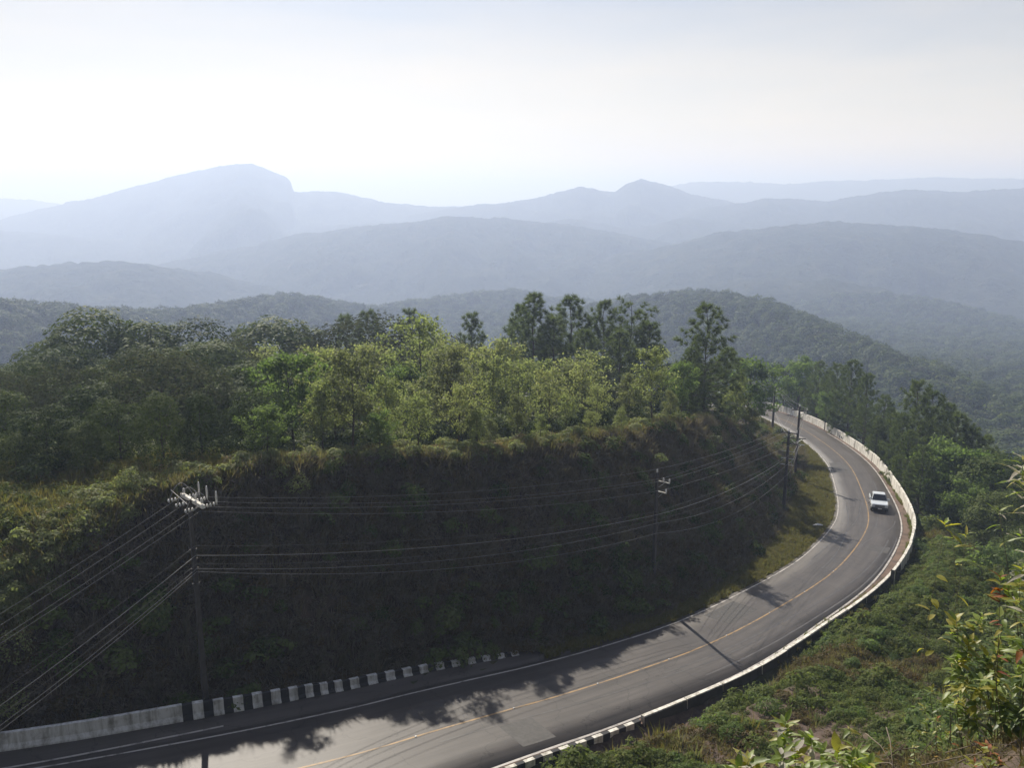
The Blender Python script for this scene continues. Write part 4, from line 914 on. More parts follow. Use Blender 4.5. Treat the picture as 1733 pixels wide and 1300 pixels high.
# sunlit grass slope at the left of the bank
n = 9000; x = rg.uniform(-46, -18, n); y = rg.uniform(33, 60, n); s_, d_, rz_ = road_sd(x, y); up = -d_ - toe(s_); g = base_z(x, y)
k = (d_ < 0) & (rz_ + KC(s_) * np.maximum(up, 0) > g - 0.4) & (up > 1); P = gpts(x[k], y[k]); P = P[inview(P)]
lit = [tuft_mesh(580 + j, 'grass_verge', 40, 0.6, 0.4, 0.045, 0.8) for j in range(3)] + [bush_mesh(585, 'leaf_light', 420, 0.14, 0.55, 0.55), bush_mesh(586, 'fern', 420, 0.14, 0.6, 0.6)]
print('lit grass', len(P)); scatter('sunlit_grass', lit, P, rg.uniform(0.6, 1.4, len(P)), 'sunlit yellow-green grass slope left of the shaded bank', idx=rg.choice(5, len(P), p=[.26, .26, .22, .14, .12]), tilt=0.25, sink=0.05)
# verge inside the bend, weeds along the parapet
n = 12000; s_ = rg.uniform(15, 150, n); lo = W_in(s_) + 0.42; hi = toe(s_) + 1.0; f = rg.random(n); P = on_road(s_, -(lo + (hi - lo) * f), -0.05); k = inview(P); P = P[k]
vg = [tuft_mesh(590 + j, 'grass_verge', 34, 0.3, 0.3, 0.035, 0.9) for j in range(3)] + [tuft_mesh(594, 'grass_dry', 30, 0.34, 0.25, 0.03, 0.8)]
scatter('verge_grass', vg, P, rg.uniform(0.5, 1.35, len(P)), 'yellow-green grass verge on the inside of the bend', sink=0.0)
n = 1700; s_ = rg.uniform(-14, 172, n); cl = fbm(s_ / 5, s_ * 0, 15, 3); k = cl > rg.uniform(-0.5, 0.5, n); s_ = s_[k]
P = on_road(s_, wall_off(s_) - np.where(rg.random(len(s_)) < 0.75, 0.26, -0.3) + rg.normal(0, 0.07, len(s_)), 0.02); P = P[(s_ > 26) & (s_ < 96)]
wd = [tuft_mesh(600 + j, ['grass_verge', 'grass_dry', 'fern'][j], 22, 0.3, 0.16, 0.03, 0.7) for j in range(3)]
scatter('parapet_weeds', wd, P, rg.uniform(0.5, 1.5, len(P)), 'weeds growing along the foot of the white parapet', sink=0.0)
# green slope between the viewpoint and the road
n = 52000; x = rg.uniform(-6, 62, n); y = rg.uniform(24, 96, n); s_, d_, rz_ = road_sd(x, y); o_ = wall_off(s_)
k = (d_ > o_ + np.interp(s_, [13, 30], [2.1, 0.75])); x, y, d2 = x[k], y[k], (d_ - o_)[k]; soilp = fbm(x / 9, y / 9, 44, 4); bare = (soilp > 0.05) & (np.hypot(x - 17, y - 33) < 16)
k = (~bare | (rg.random(len(x)) < 0.35)); x, y, d2 = x[k], y[k], d2[k]; P = gpts(x, y); P = P[inview(P)]
mixn = fbm(P[:, 0] / 6, P[:, 1] / 6, 81, 4); big = 0.55 + 0.8 * np.clip(fbm(P[:, 0] / 3, P[:, 1] / 3, 82, 3) + 0.35, 0, 1.2)
gk = [bush_mesh(610, 'fern', 420, 0.14, 0.62, 0.62), bush_mesh(611, 'fern', 420, 0.12, 0.55, 0.7), bush_mesh(612, 'leaf_green', 420, 0.13, 0.6, 0.6), bush_mesh(613, 'fern_brown', 320, 0.11, 0.5, 0.45), tuft_mesh(614, 'grass_dry', 34, 0.5, 0.35, 0.03, 0.9), tuft_mesh(615, 'grass_verge', 34, 0.45, 0.35, 0.03, 0.9)]
u_ = rg.random(len(P)); ii = np.where(mixn > 0.08, np.where(u_ < 0.5, 3, np.where(u_ < 0.75, 4, 5)), np.where(u_ < 0.4, 0, np.where(u_ < 0.7, 1, np.where(u_ < 0.85, 2, 5))))
print('slope cover', len(P)); scatter('slope_undergrowth', gk, P, big * np.where(rg.random(len(P)) < 0.025, rg.uniform(1.4, 2.1, len(P)), rg.uniform(0.55, 1.2, len(P))), 'low green ferns and weeds covering the slope below the viewpoint', idx=ii, tilt=0.2, sink=0.08)

# dead grass and leaf litter on the mound by the viewpoint
n = 900; x = rg.uniform(2.5, 9, n); y = rg.uniform(6.5, 14, n); P = gpts(x, y); P = P[inview(P)]
mt = [tuft_mesh(620 + j, ['grass_dry', 'fern_brown', 'grass_shade'][j], 26, 0.16, 0.14, 0.008, 1.6) for j in range(3)] + [bush_mesh(625 + j, ['fern_brown', 'leaf_russet'][j], 60, 0.06, 0.2, 0.07) for j in range(2)]
scatter('mound_litter', mt, P, rg.uniform(0.6, 1.5, len(P)), 'dead grass and leaf litter on the brown mound at the bottom edge', tilt=0.4, sink=0.01)
# ------------------------------------------------------------------ utility poles
def gz(x, y): return float(ground_z([x], [y], True)[0])
_bl = on_road(s_at(350, 1200, boff), boff(np.array([s_at(350, 1200, boff)]))[0] - 0.75)[0]
POLES = {'K': (-33.0, 20.0), 'L': (_bl[0], _bl[1]), 'M': (10.5, 61.2), 'C': (29.3, 90.5), 'B': (36.0, 107.7), 'A': (45.7, 150.3), 'Z': (38.0, 187.0)}
PTOP = {'L': (338, 846), 'M': (1113, 800), 'C': (1333, 731), 'B': (1350.5, 688), 'A': (1307.7, 656)}
ORDER = ['K', 'L', 'M', 'C', 'B', 'A', 'Z']
PB, PT, PA = {}, {}, {}
for k in ORDER:
    x, y = POLES[k]; z = gz(x, y) - 0.3; PB[k] = Vector((x, y, z))
    if k in PTOP:
        px, py = PTOP[k]; zt = y * ray(px, py)[2]
    elif k == 'K': zt = -22.6
    else: zt = z + 9
    PT[k] = Vector((x, y, zt)); print('pole', k, round(zt - z, 1))
for i, k in enumerate(ORDER):
    a = PT[ORDER[max(0, i - 1)]]; b = PT[ORDER[min(len(ORDER) - 1, i + 1)]]; d = Vector((b.x - a.x, b.y - a.y, 0)).normalized()
    PA[k] = Vector((d.y, -d.x, 0))        # across the line, towards the road
def insulator(p, parent, root, h=0.26, axis=Vector((0, 0, 1))):
    mb = MB(); axis = axis.normalized()
    rr_ = [0.035, 0.075, 0.04, 0.08, 0.04, 0.07, 0.03]
    pts = [Vector(p) + axis * h * t for t in (0, 0.15, 0.3, 0.48, 0.62, 0.8, 1.0)]
    return keep(mb.build('insulator', M['porcelain'], None, True), root) if not mb.tube(pts, rr_, 8) else keep(mb.build('insulator', M['porcelain'], None, True), root)
def make_pole(k, label, mat, wid, arms, pins, extra=None):
    b, t = PB[k], PT[k]; root = empty('utility_pole', b); tag(root, label, 'utility pole', 'poles carrying the wires round the bend')
    ax = PA[k]; al = Vector((-ax.y, ax.x, 0)); mb = MB(); w0, w1 = wid, wid * 0.62; V = []
    for z, w in ((b.z, w0), (t.z, w1)):
        for sx, sy in ((-1, -1), (1, -1), (1, 1), (-1, 1)): V.append(Vector((b.x, b.y, z)) + ax * sx * w / 2 + al * sy * w / 2)
    mb.add(V, [(0, 3, 2, 1), (4, 5, 6, 7)] + [(i, (i + 1) % 4, 4 + (i + 1) % 4, 4 + i) for i in range(4)]); keep(mb.build('post', mat), root)
    for dz, lo, hi, th, am in arms:
        c = Vector((t.x, t.y, t.z + dz)) + al * (w1 / 2 + th / 2 + 0.01); mb = MB()
        Mx = Matrix((( ax.x, al.x, 0, c.x), (ax.y, al.y, 0, c.y), (0, 0, 1, c.z), (0, 0, 0, 1)))
        mb.box(lo, hi, -th / 2, th / 2, -th / 2, th / 2, Mx); keep(mb.build('crossarm', am), root)
        mb = MB()
        mb.tube([c + ax * (hi * 0.6) + Vector((0, 0, -th / 2)), Vector((t.x, t.y, t.z + dz - 0.55)) + al * (w1 / 2 + 0.02)], 0.018, 5); keep(mb.build('brace', M['steel']), root)
    for lat, dz, alo in pins:
        insulator(Vector((t.x, t.y, t.z + dz)) + ax * lat + al * alo, None, root)
    if extra: extra(root, ax, al, b, t)
    return root
def left_extra(root, ax, al, b, t):
    for j, lat in enumerate((-1.0, -0.1, 0.95)):
        for side in (-1, 1):           # dead-end strings on both sides
            p0 = t + ax * lat + al * (0.2 * side + 0.1) + Vector((0, 0, -0.18))
            for q in range(3):
                mb = MB(); c = p0 + al * side * (0.12 + 0.17 * q); mb.tube([c, c + al * side * 0.05, c + al * side * 0.1], [0.03, 0.11, 0.03], 8); keep(mb.build('insulator', M['porcelain'], None, True), root)
        mb = MB(); pts = []
        for q in range(9):
            u = q / 8; pts.append(t + ax * lat + al * (-0.6 + 1.25 * u) + Vector((0, 0, -0.15 + 0.75 * math.sin(math.pi * u))))
        mb.tube(pts, 0.018, 5); keep(mb.build('jumper_wire', M['wire'], None, True), root)
        p0 = t + ax * lat + al * 0.95 + Vector((0, 0, -0.25)); mb = MB(); mb.tube([p0, p0 + Vector((0, 0, 0.2)), p0 + Vector((0, 0, 0.55)), p0 + Vector((0, 0, 0.7))], [0.03, 0.05, 0.05, 0.03], 8)
        keep(mb.build('arrester', M['porcelain'], None, True), root)
    g = Vector(at(283, 824, 49.6)); mb = MB(); mb.tube([t + Vector((0, 0, -0.35)), g], 0.022, 5); keep(mb.build('guy_wire', M['wire']), root)
    for dz in (-2.6, -3.1, -3.6, -4.4):
        mb = MB(); c = t + Vector((0, 0, dz)); mb.box(-0.15, 0.15, -0.16, 0.16, -0.02, 0.02, Matrix.Translation(c)); keep(mb.build('cable_bracket', M['concrete']), root)
make_pole('L', 'tall concrete pole with pale crossarm and white insulators behind the grey barrier', M['concrete'], 0.26, [(-0.1, -1.25, 1.2, 0.17, M['wall_white'])], [(-1.05, 0.02, 0.2), (0.25, 0.02, 0.2), (1.0, 0.02, 0.2)], left_extra)
make_pole('M', 'slim concrete pole with two short side brackets in front of the shaded bank', M['concrete'], 0.26, [(-0.65, -0.1, 1.0, 0.07, M['wall_white']), (-1.45, -0.1, 0.75, 0.07, M['wall_white'])], [(0, 0.0, 0), (0.45, -0.6, 0.15), (0.95, -0.6, 0.15), (0.7, -1.4, 0.15)])
def mid_extra(root, ax, al, b, t):
    for dz in (-2.2, -3.0, -3.7):
        mb = MB(); c = t + Vector((0, 0, dz)); mb.tube([c - ax * 0.7 + al * 0.2, c + ax * 0.7 + al * 0.2], 0.035, 6); keep(mb.build('cable_bracket', M['steel']), root)
    for j in range(3):
        mb = MB(); mb.tube([t + Vector((0, 0, -2.2)) + ax * (-0.5 + 0.5 * j) + al * 0.22, t + Vector((0, 0, -5.2)) + ax * (-0.9 + 0.6 * j) + al * (0.5 + 0.2 * j)], 0.025, 5); keep(mb.build('riser_cable', M['cable']), root)
make_pole('C', 'dark pole hung with riser cables on the grass verge, second of the bend poles', M['pole_dark'], 0.34, [(-0.15, -0.9, 0.9, 0.1, M['pole_dark']), (-1.3, -0.7, 1.0, 0.1, M['pole_dark'])], [(-0.8, -0.08, 0.15), (0.0, 0.0, 0.0), (0.8, -0.08, 0.15), (0.9, -1.22, 0.15)], mid_extra)
make_pole('B', 'tallest dark pole with several crossarms rising against the far road', M['pole_dark'], 0.36, [(-0.55, -0.9, 1.0, 0.1, M['pole_dark']), (-1.0, -0.1, 0.9, 0.08, M['steel']), (-4.2, -1.0, 1.0, 0.1, M['pole_dark']), (-5.0, -0.8, 0.9, 0.08, M['steel'])], [(-0.8, -0.48, 0.15), (0.9, -0.48, 0.15), (0.8, -0.95, 0.15), (0.0, 0, 0)])
make_pole('A', 'farthest dark pole beside the road near where it disappears', M['pole_dark'], 0.36, [(-0.4, -0.1, 1.0, 0.09, M['steel']), (-1.1, -0.1, 0.9, 0.09, M['steel']), (-4.2, -0.9, 0.9, 0.1, M['pole_dark'])], [(0.5, -0.33, 0.15), (0.95, -0.33, 0.15), (0.85, -1.03, 0.15), (0, 0, 0)])
# conductors: one object per wire, pole to pole
def span(a, b, sag, n=14):
    return [a.lerp(b, i / n) - Vector((0, 0, sag * 4 * (i / n) * (1 - i / n))) for i in range(n)]
def wire(att, r, mat, label, sags, group, cat='wire', name='overhead_wire'):
    pts = []
    for i in range(len(att) - 1): pts += span(att[i], att[i + 1], sags[i])
    pts.append(att[-1]); mb = MB(); mb.tube(pts, r, 5)
    o = mb.build(name, mat, None, True); tag(o, label, cat, group); return o
HV = {'K': [(-0.9, 0.0), (0.0, 0.0), (0.9, 0.0), (0.0, -0.6)], 'L': [(-1.0, -0.1), (-0.1, -0.1), (0.95, -0.1), (1.15, -0.28)], 'M': [(0.0, 0.26), (0.45, -0.34), (0.95, -0.34), (0.7, -1.14)], 'C': [(-0.8, 0.18), (0.0, 0.26), (0.8, 0.18), (0.9, -0.96)],
      'B': [(-0.8, -0.22), (0, 0.26), (0.9, -0.22), (0.8, -0.69)], 'A': [(0.5, -0.07), (0, 0.26), (0.95, -0.07), (0.85, -0.77)], 'Z': [(-0.6, -0.2), (0, 0), (0.6, -0.2), (0.6, -0.9)]}
nm = ['uppermost bare wire strung from pole to pole round the bend', 'second bare wire from the top strung round the bend', 'third bare wire from the top strung round the bend', 'lowest of the four bare wires strung round the bend']
for j in range(4):
    att = [PT[k] + PA[k] * HV[k][j][0] + Vector((0, 0, HV[k][j][1])) for k in ORDER]
    wire(att, 0.0085, M['wire'], nm[j], [0.5, 0.75, 0.35, 0.3, 0.5, 0.5], 'power wires round the bend')
TC = {'K': [-2.4, -2.9, -3.0, -3.5, -3.6], 'L': [-2.35, -2.85, -3.3, -3.55, -3.7], 'M': [-2.9, -3.15, -3.5, -3.8, -4.6], 'C': [-2.4, -2.55, -2.75, -3.4, -4.6], 'B': [-4.2, -4.3, -5.0, -5.1, -5.2], 'A': [-4.2, -4.3, -4.4, -4.5, -4.6], 'Z': [-4.2, -4.3, -4.4, -4.5, -4.6]}
nm = ['top communication cable below the bare wires', 'thick bright communication cable below the bare wires', 'middle communication cable below the bare wires', 'fourth communication cable down, second from the bottom', 'lowest sagging communication cable']
for j in range(5):
    att = [PT[k] + PA[k] * 0.22 + Vector((0, 0, TC[k][j])) for k in ORDER]
    wire(att, [0.008, 0.014, 0.008, 0.011, 0.011][j], M['wire'] if j in (1, 3, 4) else M['cable'], nm[j], [0.9 + 0.1 * j, 0.7 + 0.12 * j, 0.5 + 0.25 * j, 0.5, 0.7, 0.6], 'communication cables round the bend', 'cable', 'communication_cable')
# ------------------------------------------------------------------ pickup truck
M['car_paint'] = plain('white_car_paint', (0.62, 0.66, 0.7), 0.22, 0.0, 1.5, 0.05)
M['car_paint'].node_tree.nodes['Principled BSDF'].inputs['Coat Weight'].default_value = 0.6
M['car_glass'] = plain('tinted_glass', (0.012, 0.014, 0.018), 0.08, 0.0, 2, 0.1)
M['car_black'] = plain('black_plastic', (0.02, 0.02, 0.022), 0.5, 0, 6, 0.2)
M['tyre'] = plain('tyre_rubber', (0.018, 0.018, 0.018), 0.85, 0, 9, 0.2)
M['lamp'] = plain('headlamp_lens', (0.6, 0.62, 0.65), 0.1, 0.0, 8, 0.15)
M['lamp_red'] = plain('tail_lamp_lens', (0.35, 0.02, 0.02), 0.2, 0, 8, 0.1)
def loft(name, secs, mat, parent, smooth=False):
    """secs: list of closed outlines with the same point count"""
    k = len(secs[0]); V = [p for s in secs for p in s]; Fc = []
    for a in range(len(secs) - 1):
        for j in range(k): Fc.append((a * k + j, a * k + (j + 1) % k, (a + 1) * k + (j + 1) % k, (a + 1) * k + j))
    Fc += [tuple(range(k)), tuple((len(secs) - 1) * k + j for j in reversed(range(k)))]
    mb = MB(); mb.add(V, Fc); o = mb.build(name, mat, parent, smooth); return o
def car():
    # local: front towards -Y, x across, z up; length 5.0, width 1.78
    best = None
    for s in np.arange(60, 95, 0.1):
        p = on_road(s, 1.12)[0]; q = project(p); e = (q[0] - 1487) ** 2 + (q[1] - 869) ** 2
        if best is None or e < best[0]: best = (e, s)
    s = best[1]; p = on_road(s + 2.4, 1.12, 0.036)[0]; i = int(np.abs(RS - s - 2.4).argmin()); T3 = Vector((RT[i][0], RT[i][1], -0.11)).normalized()
    print('car s', s, project(on_road(s, 1.7)[0]))
    root = empty('pickup_truck', p); fwd = -T3; yv = -fwd; xv = yv.cross(Vector((0, 0, 1))).normalized(); zv = xv.cross(yv)
    root.rotation_euler = Matrix((xv, yv, zv)).transposed().to_euler()
    tag(root, 'white pickup truck driving round the bend towards the viewer', 'truck')
    def sec(y, hw, z0, z1, bev=0.07, tuck=0.06):
        return [(-hw + tuck, y, z0), (hw - tuck, y, z0), (hw, y, z0 + 0.22), (hw, y, z1 - bev * 1.6), (hw - bev, y, z1), (-hw + bev, y, z1), (-hw, y, z1 - bev * 1.6), (-hw, y, z0 + 0.22)]
    body = loft('body', [sec(-2.45, 0.74, 0.42, 0.86), sec(-2.38, 0.82, 0.34, 0.93), sec(-2.0, 0.87, 0.3, 1.0), sec(-1.25, 0.89, 0.3, 1.09), sec(-0.9, 0.89, 0.3, 1.1), sec(0.75, 0.89, 0.3, 1.1), sec(0.8, 0.89, 0.34, 1.08), sec(2.4, 0.88, 0.4, 1.08), sec(2.46, 0.86, 0.44, 1.04)], M['car_paint'], root)
    def csec(y, hb, ht, z0, z1): return [(-hb, y, z0), (hb, y, z0), (hb - (hb - ht) * 0.75, y, z0 + (z1 - z0) * 0.75), (ht - 0.06, y, z1), (-ht + 0.06, y, z1), (-hb + (hb - ht) * 0.75, y, z0 + (z1 - z0) * 0.75)]
    loft('cabin', [csec(-1.22, 0.8, 0.79, 1.06, 1.12), csec(-0.5, 0.8, 0.66, 1.06, 1.66), csec(-0.3, 0.8, 0.66, 1.06, 1.73), csec(0.45, 0.8, 0.66, 1.06, 1.74), csec(0.68, 0.8, 0.68, 1.06, 1.68), csec(0.78, 0.8, 0.72, 1.06, 1.2)], M['car_paint'], root)
    def pane(name, P, mat=M['car_glass'], th=0.012):
        P = [Vector(q) for q in P]; n = (P[1] - P[0]).cross(P[2] - P[0]).normalized(); mb = MB(); k = len(P)
        mb.add([q + n * th for q in P] + [q - n * th for q in P], [tuple(range(k)), tuple(range(2 * k - 1, k - 1, -1))] + [(j, k + j, k + (j + 1) % k, (j + 1) % k) for j in range(k)])
        return mb.build(name, mat, root)
    pane('windshield', [(-0.75, -1.2, 1.15), (0.75, -1.2, 1.15), (0.6, -0.56, 1.645), (-0.6, -0.56, 1.645)], th=0.03)
    pane('rear_window', [(0.62, 0.79, 1.24), (-0.62, 0.79, 1.24), (-0.56, 0.705, 1.62), (0.56, 0.705, 1.62)], th=0.03)
    for sx in (-1, 1):
        pane('side_window', [(sx * 0.812, -1.0, 1.14), (sx * 0.812, -0.12, 1.14), (sx * 0.70, -0.12, 1.6), (sx * 0.70, -0.46, 1.58)], th=0.012)
        pane('side_window', [(sx * 0.812, -0.04, 1.14), (sx * 0.812, 0.62, 1.14), (sx * 0.70, 0.55, 1.6), (sx * 0.70, -0.04, 1.6)], th=0.012)
        d = MB(); d.box(sx * 0.888, sx * 0.9, -0.95, 0.0, 0.4, 1.04); dr = d.build('door', M['car_paint'], root)
        d = MB(); d.box(sx * 0.9, sx * 0.925, -0.22, -0.04, 0.9, 0.94); d.build('handle', M['car_black'], dr)
        d = MB(); d.box(sx * 0.82, sx * 1.05, -1.02, -0.9, 1.12, 1.3); d.build('mirror', M['car_paint'], root)
        d = MB(); d.prism([(sx * 0.5, 0.66), (sx * 0.79, 0.68), (sx * 0.8, 0.84), (sx * 0.54, 0.82)], -2.47, -2.37); d.build('headlight', M['lamp'], root)
        d = MB(); d.box(sx * 0.7, sx * 0.86, 2.44, 2.48, 0.6, 0.98); d.build('tail_light', M['lamp_red'], root)
        for y in (-1.6, 1.55):
            w = MB(); w.tube([(sx * 0.66, y, 0.36), (sx * 0.7, y, 0.36), (sx * 0.86, y, 0.36), (sx * 0.9, y, 0.36)], [0.3, 0.36, 0.36, 0.31], 18); wh = w.build('wheel', M['tyre'], root, False)
            w = MB(); w.tube([(sx * 0.88, y, 0.36), (sx * 0.912, y, 0.36)], [0.22, 0.19], 14); w.build('rim', M['steel'], wh)
            w = MB(); pr = [(y + 0.46 * math.cos(a), 0.36 + 0.46 * math.sin(a)) for a in np.linspace(0, math.pi, 9)] + [(y - 0.38, 0.36)] + [(y + 0.38 * math.cos(a), 0.36 + 0.38 * math.sin(a)) for a in np.linspace(math.pi, 0, 9)]
            w.add([(sx * 0.905, a, b) for a, b in pr] + [(sx * 0.8, a, b) for a, b in pr], [(j, j + 1, len(pr) + j + 1, len(pr) + j) for j in range(len(pr) - 1)] + [(j, j + 1, 17 - j, 18 - j) for j in range(8)])
            w.build('wheel_arch', M['car_black'], root)
    d = MB(); d.box(-0.48, 0.48, -2.49, -2.4, 0.62, 0.84); gr = d.build('grille', M['car_black'], root)
    for z in (0.66, 0.72, 0.78):
        d = MB(); d.box(-0.44, 0.44, -2.505, -2.488, z, z + 0.018); d.build('slat', M['steel'], gr)
    d = MB(); d.prism([(-0.86, 0.36), (0.86, 0.36), (0.84, 0.58), (-0.84, 0.58)], -2.56, -2.36); bp = d.build('bumper', M['car_black'], root)
    d = MB(); d.box(-0.2, 0.2, -2.58, -2.562, 0.42, 0.53); d.build('number_plate', M['porcelain'], bp)
    d = MB(); d.box(-0.78, 0.78, 0.9, 2.36, 1.082, 1.1); d.build('bed_cover', M['car_black'], root)
    for sx in (-1, 1):
        d = MB(); d.tube([(sx * 0.25, -1.19, 1.13), (sx * 0.05, -1.0, 1.29)], 0.012, 4); d.build('wiper', M['car_black'], root)
car()
# ------------------------------------------------------------------ road sign seen from behind
p = on_road(s_at.__defaults__[0] if s_at.__defaults__ else 0, 0)[0]
bs = None
for s in np.arange(30, 80, 0.1):
    q = project(on_road(s, wall_off(np.array([s]))[0] + 0.75, -0.5)[0]); e = (q[0] - 1506) ** 2 + (q[1] - 1001) ** 2
    if bs is None or e < bs[0]: bs = (e, s)
s = bs[1]; p = on_road(s, wall_off(np.array([s]))[0] + 0.75)[0]; zb = gz(p[0], p[1]); zt = at(1511, 967, p[1])[2]
i = int(np.abs(RS - s).argmin()); tdir = Vector((RT[i][0], RT[i][1], 0))
sg = empty('road_sign', (p[0], p[1], zb - 0.2), math.atan2(tdir.y, tdir.x) - math.pi / 2 - 0.25); H = zt - zb + 0.2; print('sign', s, H)
tag(sg, 'square road sign seen from its dark back outside the parapet', 'sign')
M['sign_back'] = plain('sign_back', (0.03, 0.03, 0.022), 0.6, 0.1, 4, 0.2); M['sign_front'] = plain('sign_front', (0.5, 0.3, 0.03), 0.5, 0, 4, 0.1)
mb = MB(); mb.tube([(0, 0, 0), (0, 0, H - 0.05)], 0.04, 8); mb.build('post', M['steel'], sg)
mb = MB(); mb.box(-0.36, 0.36, 0.05, 0.062, H - 0.78, H); mb.build('panel', M['sign_front'], sg)
mb = MB(); mb.box(-0.37, 0.37, 0.03, 0.05, H - 0.79, H + 0.01); pk = mb.build('panel_back', M['sign_back'], sg)
mb = MB()
for z in (H - 0.6, H - 0.2): mb.box(-0.3, 0.3, 0.01, 0.029, z - 0.025, z + 0.025)
mb.build('stiffener', M['sign_back'], pk)
# white scrap lying on the verge
pp = on_road(float(s_at(1383, 888, lambda s: -(W_in(s) + 2.4) + s * 0)) if False else 70.0, 0)[0]
bs = min(((project(on_road(s, -(W_in(np.array([s]))[0] + o), 0.2)[0])[0] - 1383) ** 2 + (project(on_road(s, -(W_in(np.array([s]))[0] + o), 0.2)[0])[1] - 887) ** 2, s, o) for s in np.arange(50, 90, 0.5) for o in np.arange(0.5, 6, 0.25))
p = on_road(bs[1], -(W_in(np.array([bs[1]]))[0] + bs[2]), 0.16)[0]; mb = MB()
mb.add([(-.5, -.1, 0), (-.1, -.2, .12), (.5, -.12, .02), (.55, .12, .05), (.05, .2, .16), (-.45, .14, .03), (0, 0, -0.02)], [(0, 1, 4, 5), (1, 2, 3, 4), (0, 6, 2, 1), (5, 4, 3, 6), (0, 5, 6), (2, 6, 3)])
o = mb.build('paper_scrap', M['porcelain']); o.location = p; tag(o, 'crumpled white scrap lying on the grass verge inside the bend', 'litter')
# ------------------------------------------------------------------ single shrubs
def shrub(px, py, D, h, label, mat, group, wide=1.0, n=900, size=0.14, seed=0, cut=False):
    p = at(px, py, D); z = gz(p[0], p[1]); e = empty('shrub', (p[0], p[1], z - 0.05), rnd.uniform(0, 6))
    me = bush_mesh(seed + 900, mat, n, size, 0.62 * h * wide, h); link('foliage', me, e)
    mb = MB(); r = random.Random(seed)
    for q in range(4): mb.tube([(0, 0, -0.1), (r.uniform(-.2, .2) * h, r.uniform(-.2, .2) * h, h * 0.35), (r.uniform(-.4, .4) * h, r.uniform(-.4, .4) * h, h * 0.75)], [0.03 * h, 0.02 * h, 0.006], 4)
    mb.build('stem', M['bark'], e); tag(e, label, 'shrub', group)
def shrub_on(px, py, h, *a, **k):
    """where the sight line through the pixel meets the ground"""
    r = ray(px, py); ys = np.arange(20, 190, 0.25); g = ground_z(r[0] * ys, ys); j = np.where(r[2] * ys < g)[0]
    D = ys[j[0]] if len(j) else 60; shrub(px, py, D, h, *a, **k)
GS = 'single shrubs on the slope below the viewpoint'; GB = 'single shrubs clinging to the cut bank'
for i, (px, py, h, w, lab, mt) in enumerate([
    (1486, 1064, 1.1, 1.0, 'round dark green shrub nearest the square sign on the green slope', 'fern'),
    (1450, 1072, 0.9, 1.1, 'low shrub between the parapet and the round dark green shrub', 'fern'),
    (1468, 1190, 1.1, 1.3, 'dark shrub on the bare brown soil patch', 'fern'),
    (1500, 1085, 0.8, 1.3, 'low green shrub in the middle of the green slope', 'leaf_green'),
    (1592, 1112, 1.2, 1.0, 'upper round shrub of the trio beside the large-leaved weeds', 'fern'),
    (1612, 1150, 1.2, 1.0, 'middle round shrub of the trio beside the large-leaved weeds', 'fern'),
    (1578, 1165, 1.1, 1.0, 'lower round shrub of the trio beside the large-leaved weeds', 'fern'),
    (1300, 1212, 1.0, 1.3, 'bushy shrub on the slope above the bottom edge, right of the striped kerb', 'leaf_green'),
    (1240, 1262, 0.9, 1.2, 'big leafy shrub at the bottom edge right of the striped kerb', 'leaf_green'),
    (1560, 1010, 0.8, 1.4, 'spreading shrub below the square sign', 'leaf_green'),
    (1590, 960, 1.3, 1.2, 'leafy shrub at the edge of the shaded thicket', 'leaf_green'),
    (1440, 1130, 0.7, 1.3, 'small shrub between the parapet and the brown soil patch', 'leaf_green')]):
    shrub_on(px, py, h, lab, mt, GS, w, 1500, 0.11, i)
for i, (px, py, h, w, lab, mt) in enumerate([
    (505, 838, 1.5, 1.2, 'rounded shrub with sunlit top high on the shaded bank', 'leaf_light'),
    (1318, 850, 1.9, 1.0, 'green shrub at the foot of the bank by the verge', 'leaf_light'),
    (1290, 735, 2.4, 0.9, 'leafy shrub on the nose of the bank beside the dark poles', 'leaf_green'),
    (1262, 740, 2.2, 0.9, 'pale drooping shrub on the nose of the bank', 'leaf_olive'),
    (1205, 760, 1.6, 0.9, 'small leafy shrub hanging high on the bank before its nose', 'leaf_olive'),
    (684, 915, 0.9, 0.6, 'tiny sunlit sprig alone in the middle of the shaded bank', 'leaf_light'),
    (25, 1120, 2.0, 1.2, 'sunlit shrub at the picture edge low on the bank', 'leaf_light'),
    (95, 1150, 1.4, 1.4, 'dim shrub beside the sunlit one low on the bank', 'leaf_green'),
    (20, 1215, 1.5, 1.2, 'shrub at the picture edge just above the grey barrier', 'leaf_light'),
    (225, 835, 1.8, 1.0, 'bright leafy shrub at the left corner of the bank top', 'leaf_light')]):
    shrub_on(px, py, h, lab, mt, GB, w, 1300, 0.13, 40 + i)
# small round tree on the bank behind the slim pole
r = ray(1112, 800); ys = np.arange(55, 110, 0.2); g = ground_z(r[0] * ys, ys); D = ys[np.where(r[2] * ys < g)[0][0]]
p = at(1112, 800, D); zt = at(1112, 763, D)[2]; tm, cm = PROTO['olive', 0]
e = empty('sapling', (p[0], p[1], p[2] - 0.1)); hh = zt - p[2] + 0.1
mb = MB(); mb.tube([(0, 0, 0), (0.05, 0, hh * 0.5), (0, 0.03, hh * 0.85)], [0.05, 0.04, 0.02], 6); mb.build('trunk', M['bark_pale'], e)
me = bush_mesh(990, 'leaf_light', 420, 0.17, 0.85, 1.1); c = link('crown', me, e); c.location = (0, 0, hh - 1.15)
tag(e, 'small round-headed sapling on the bank above the slim pole', 'tree')

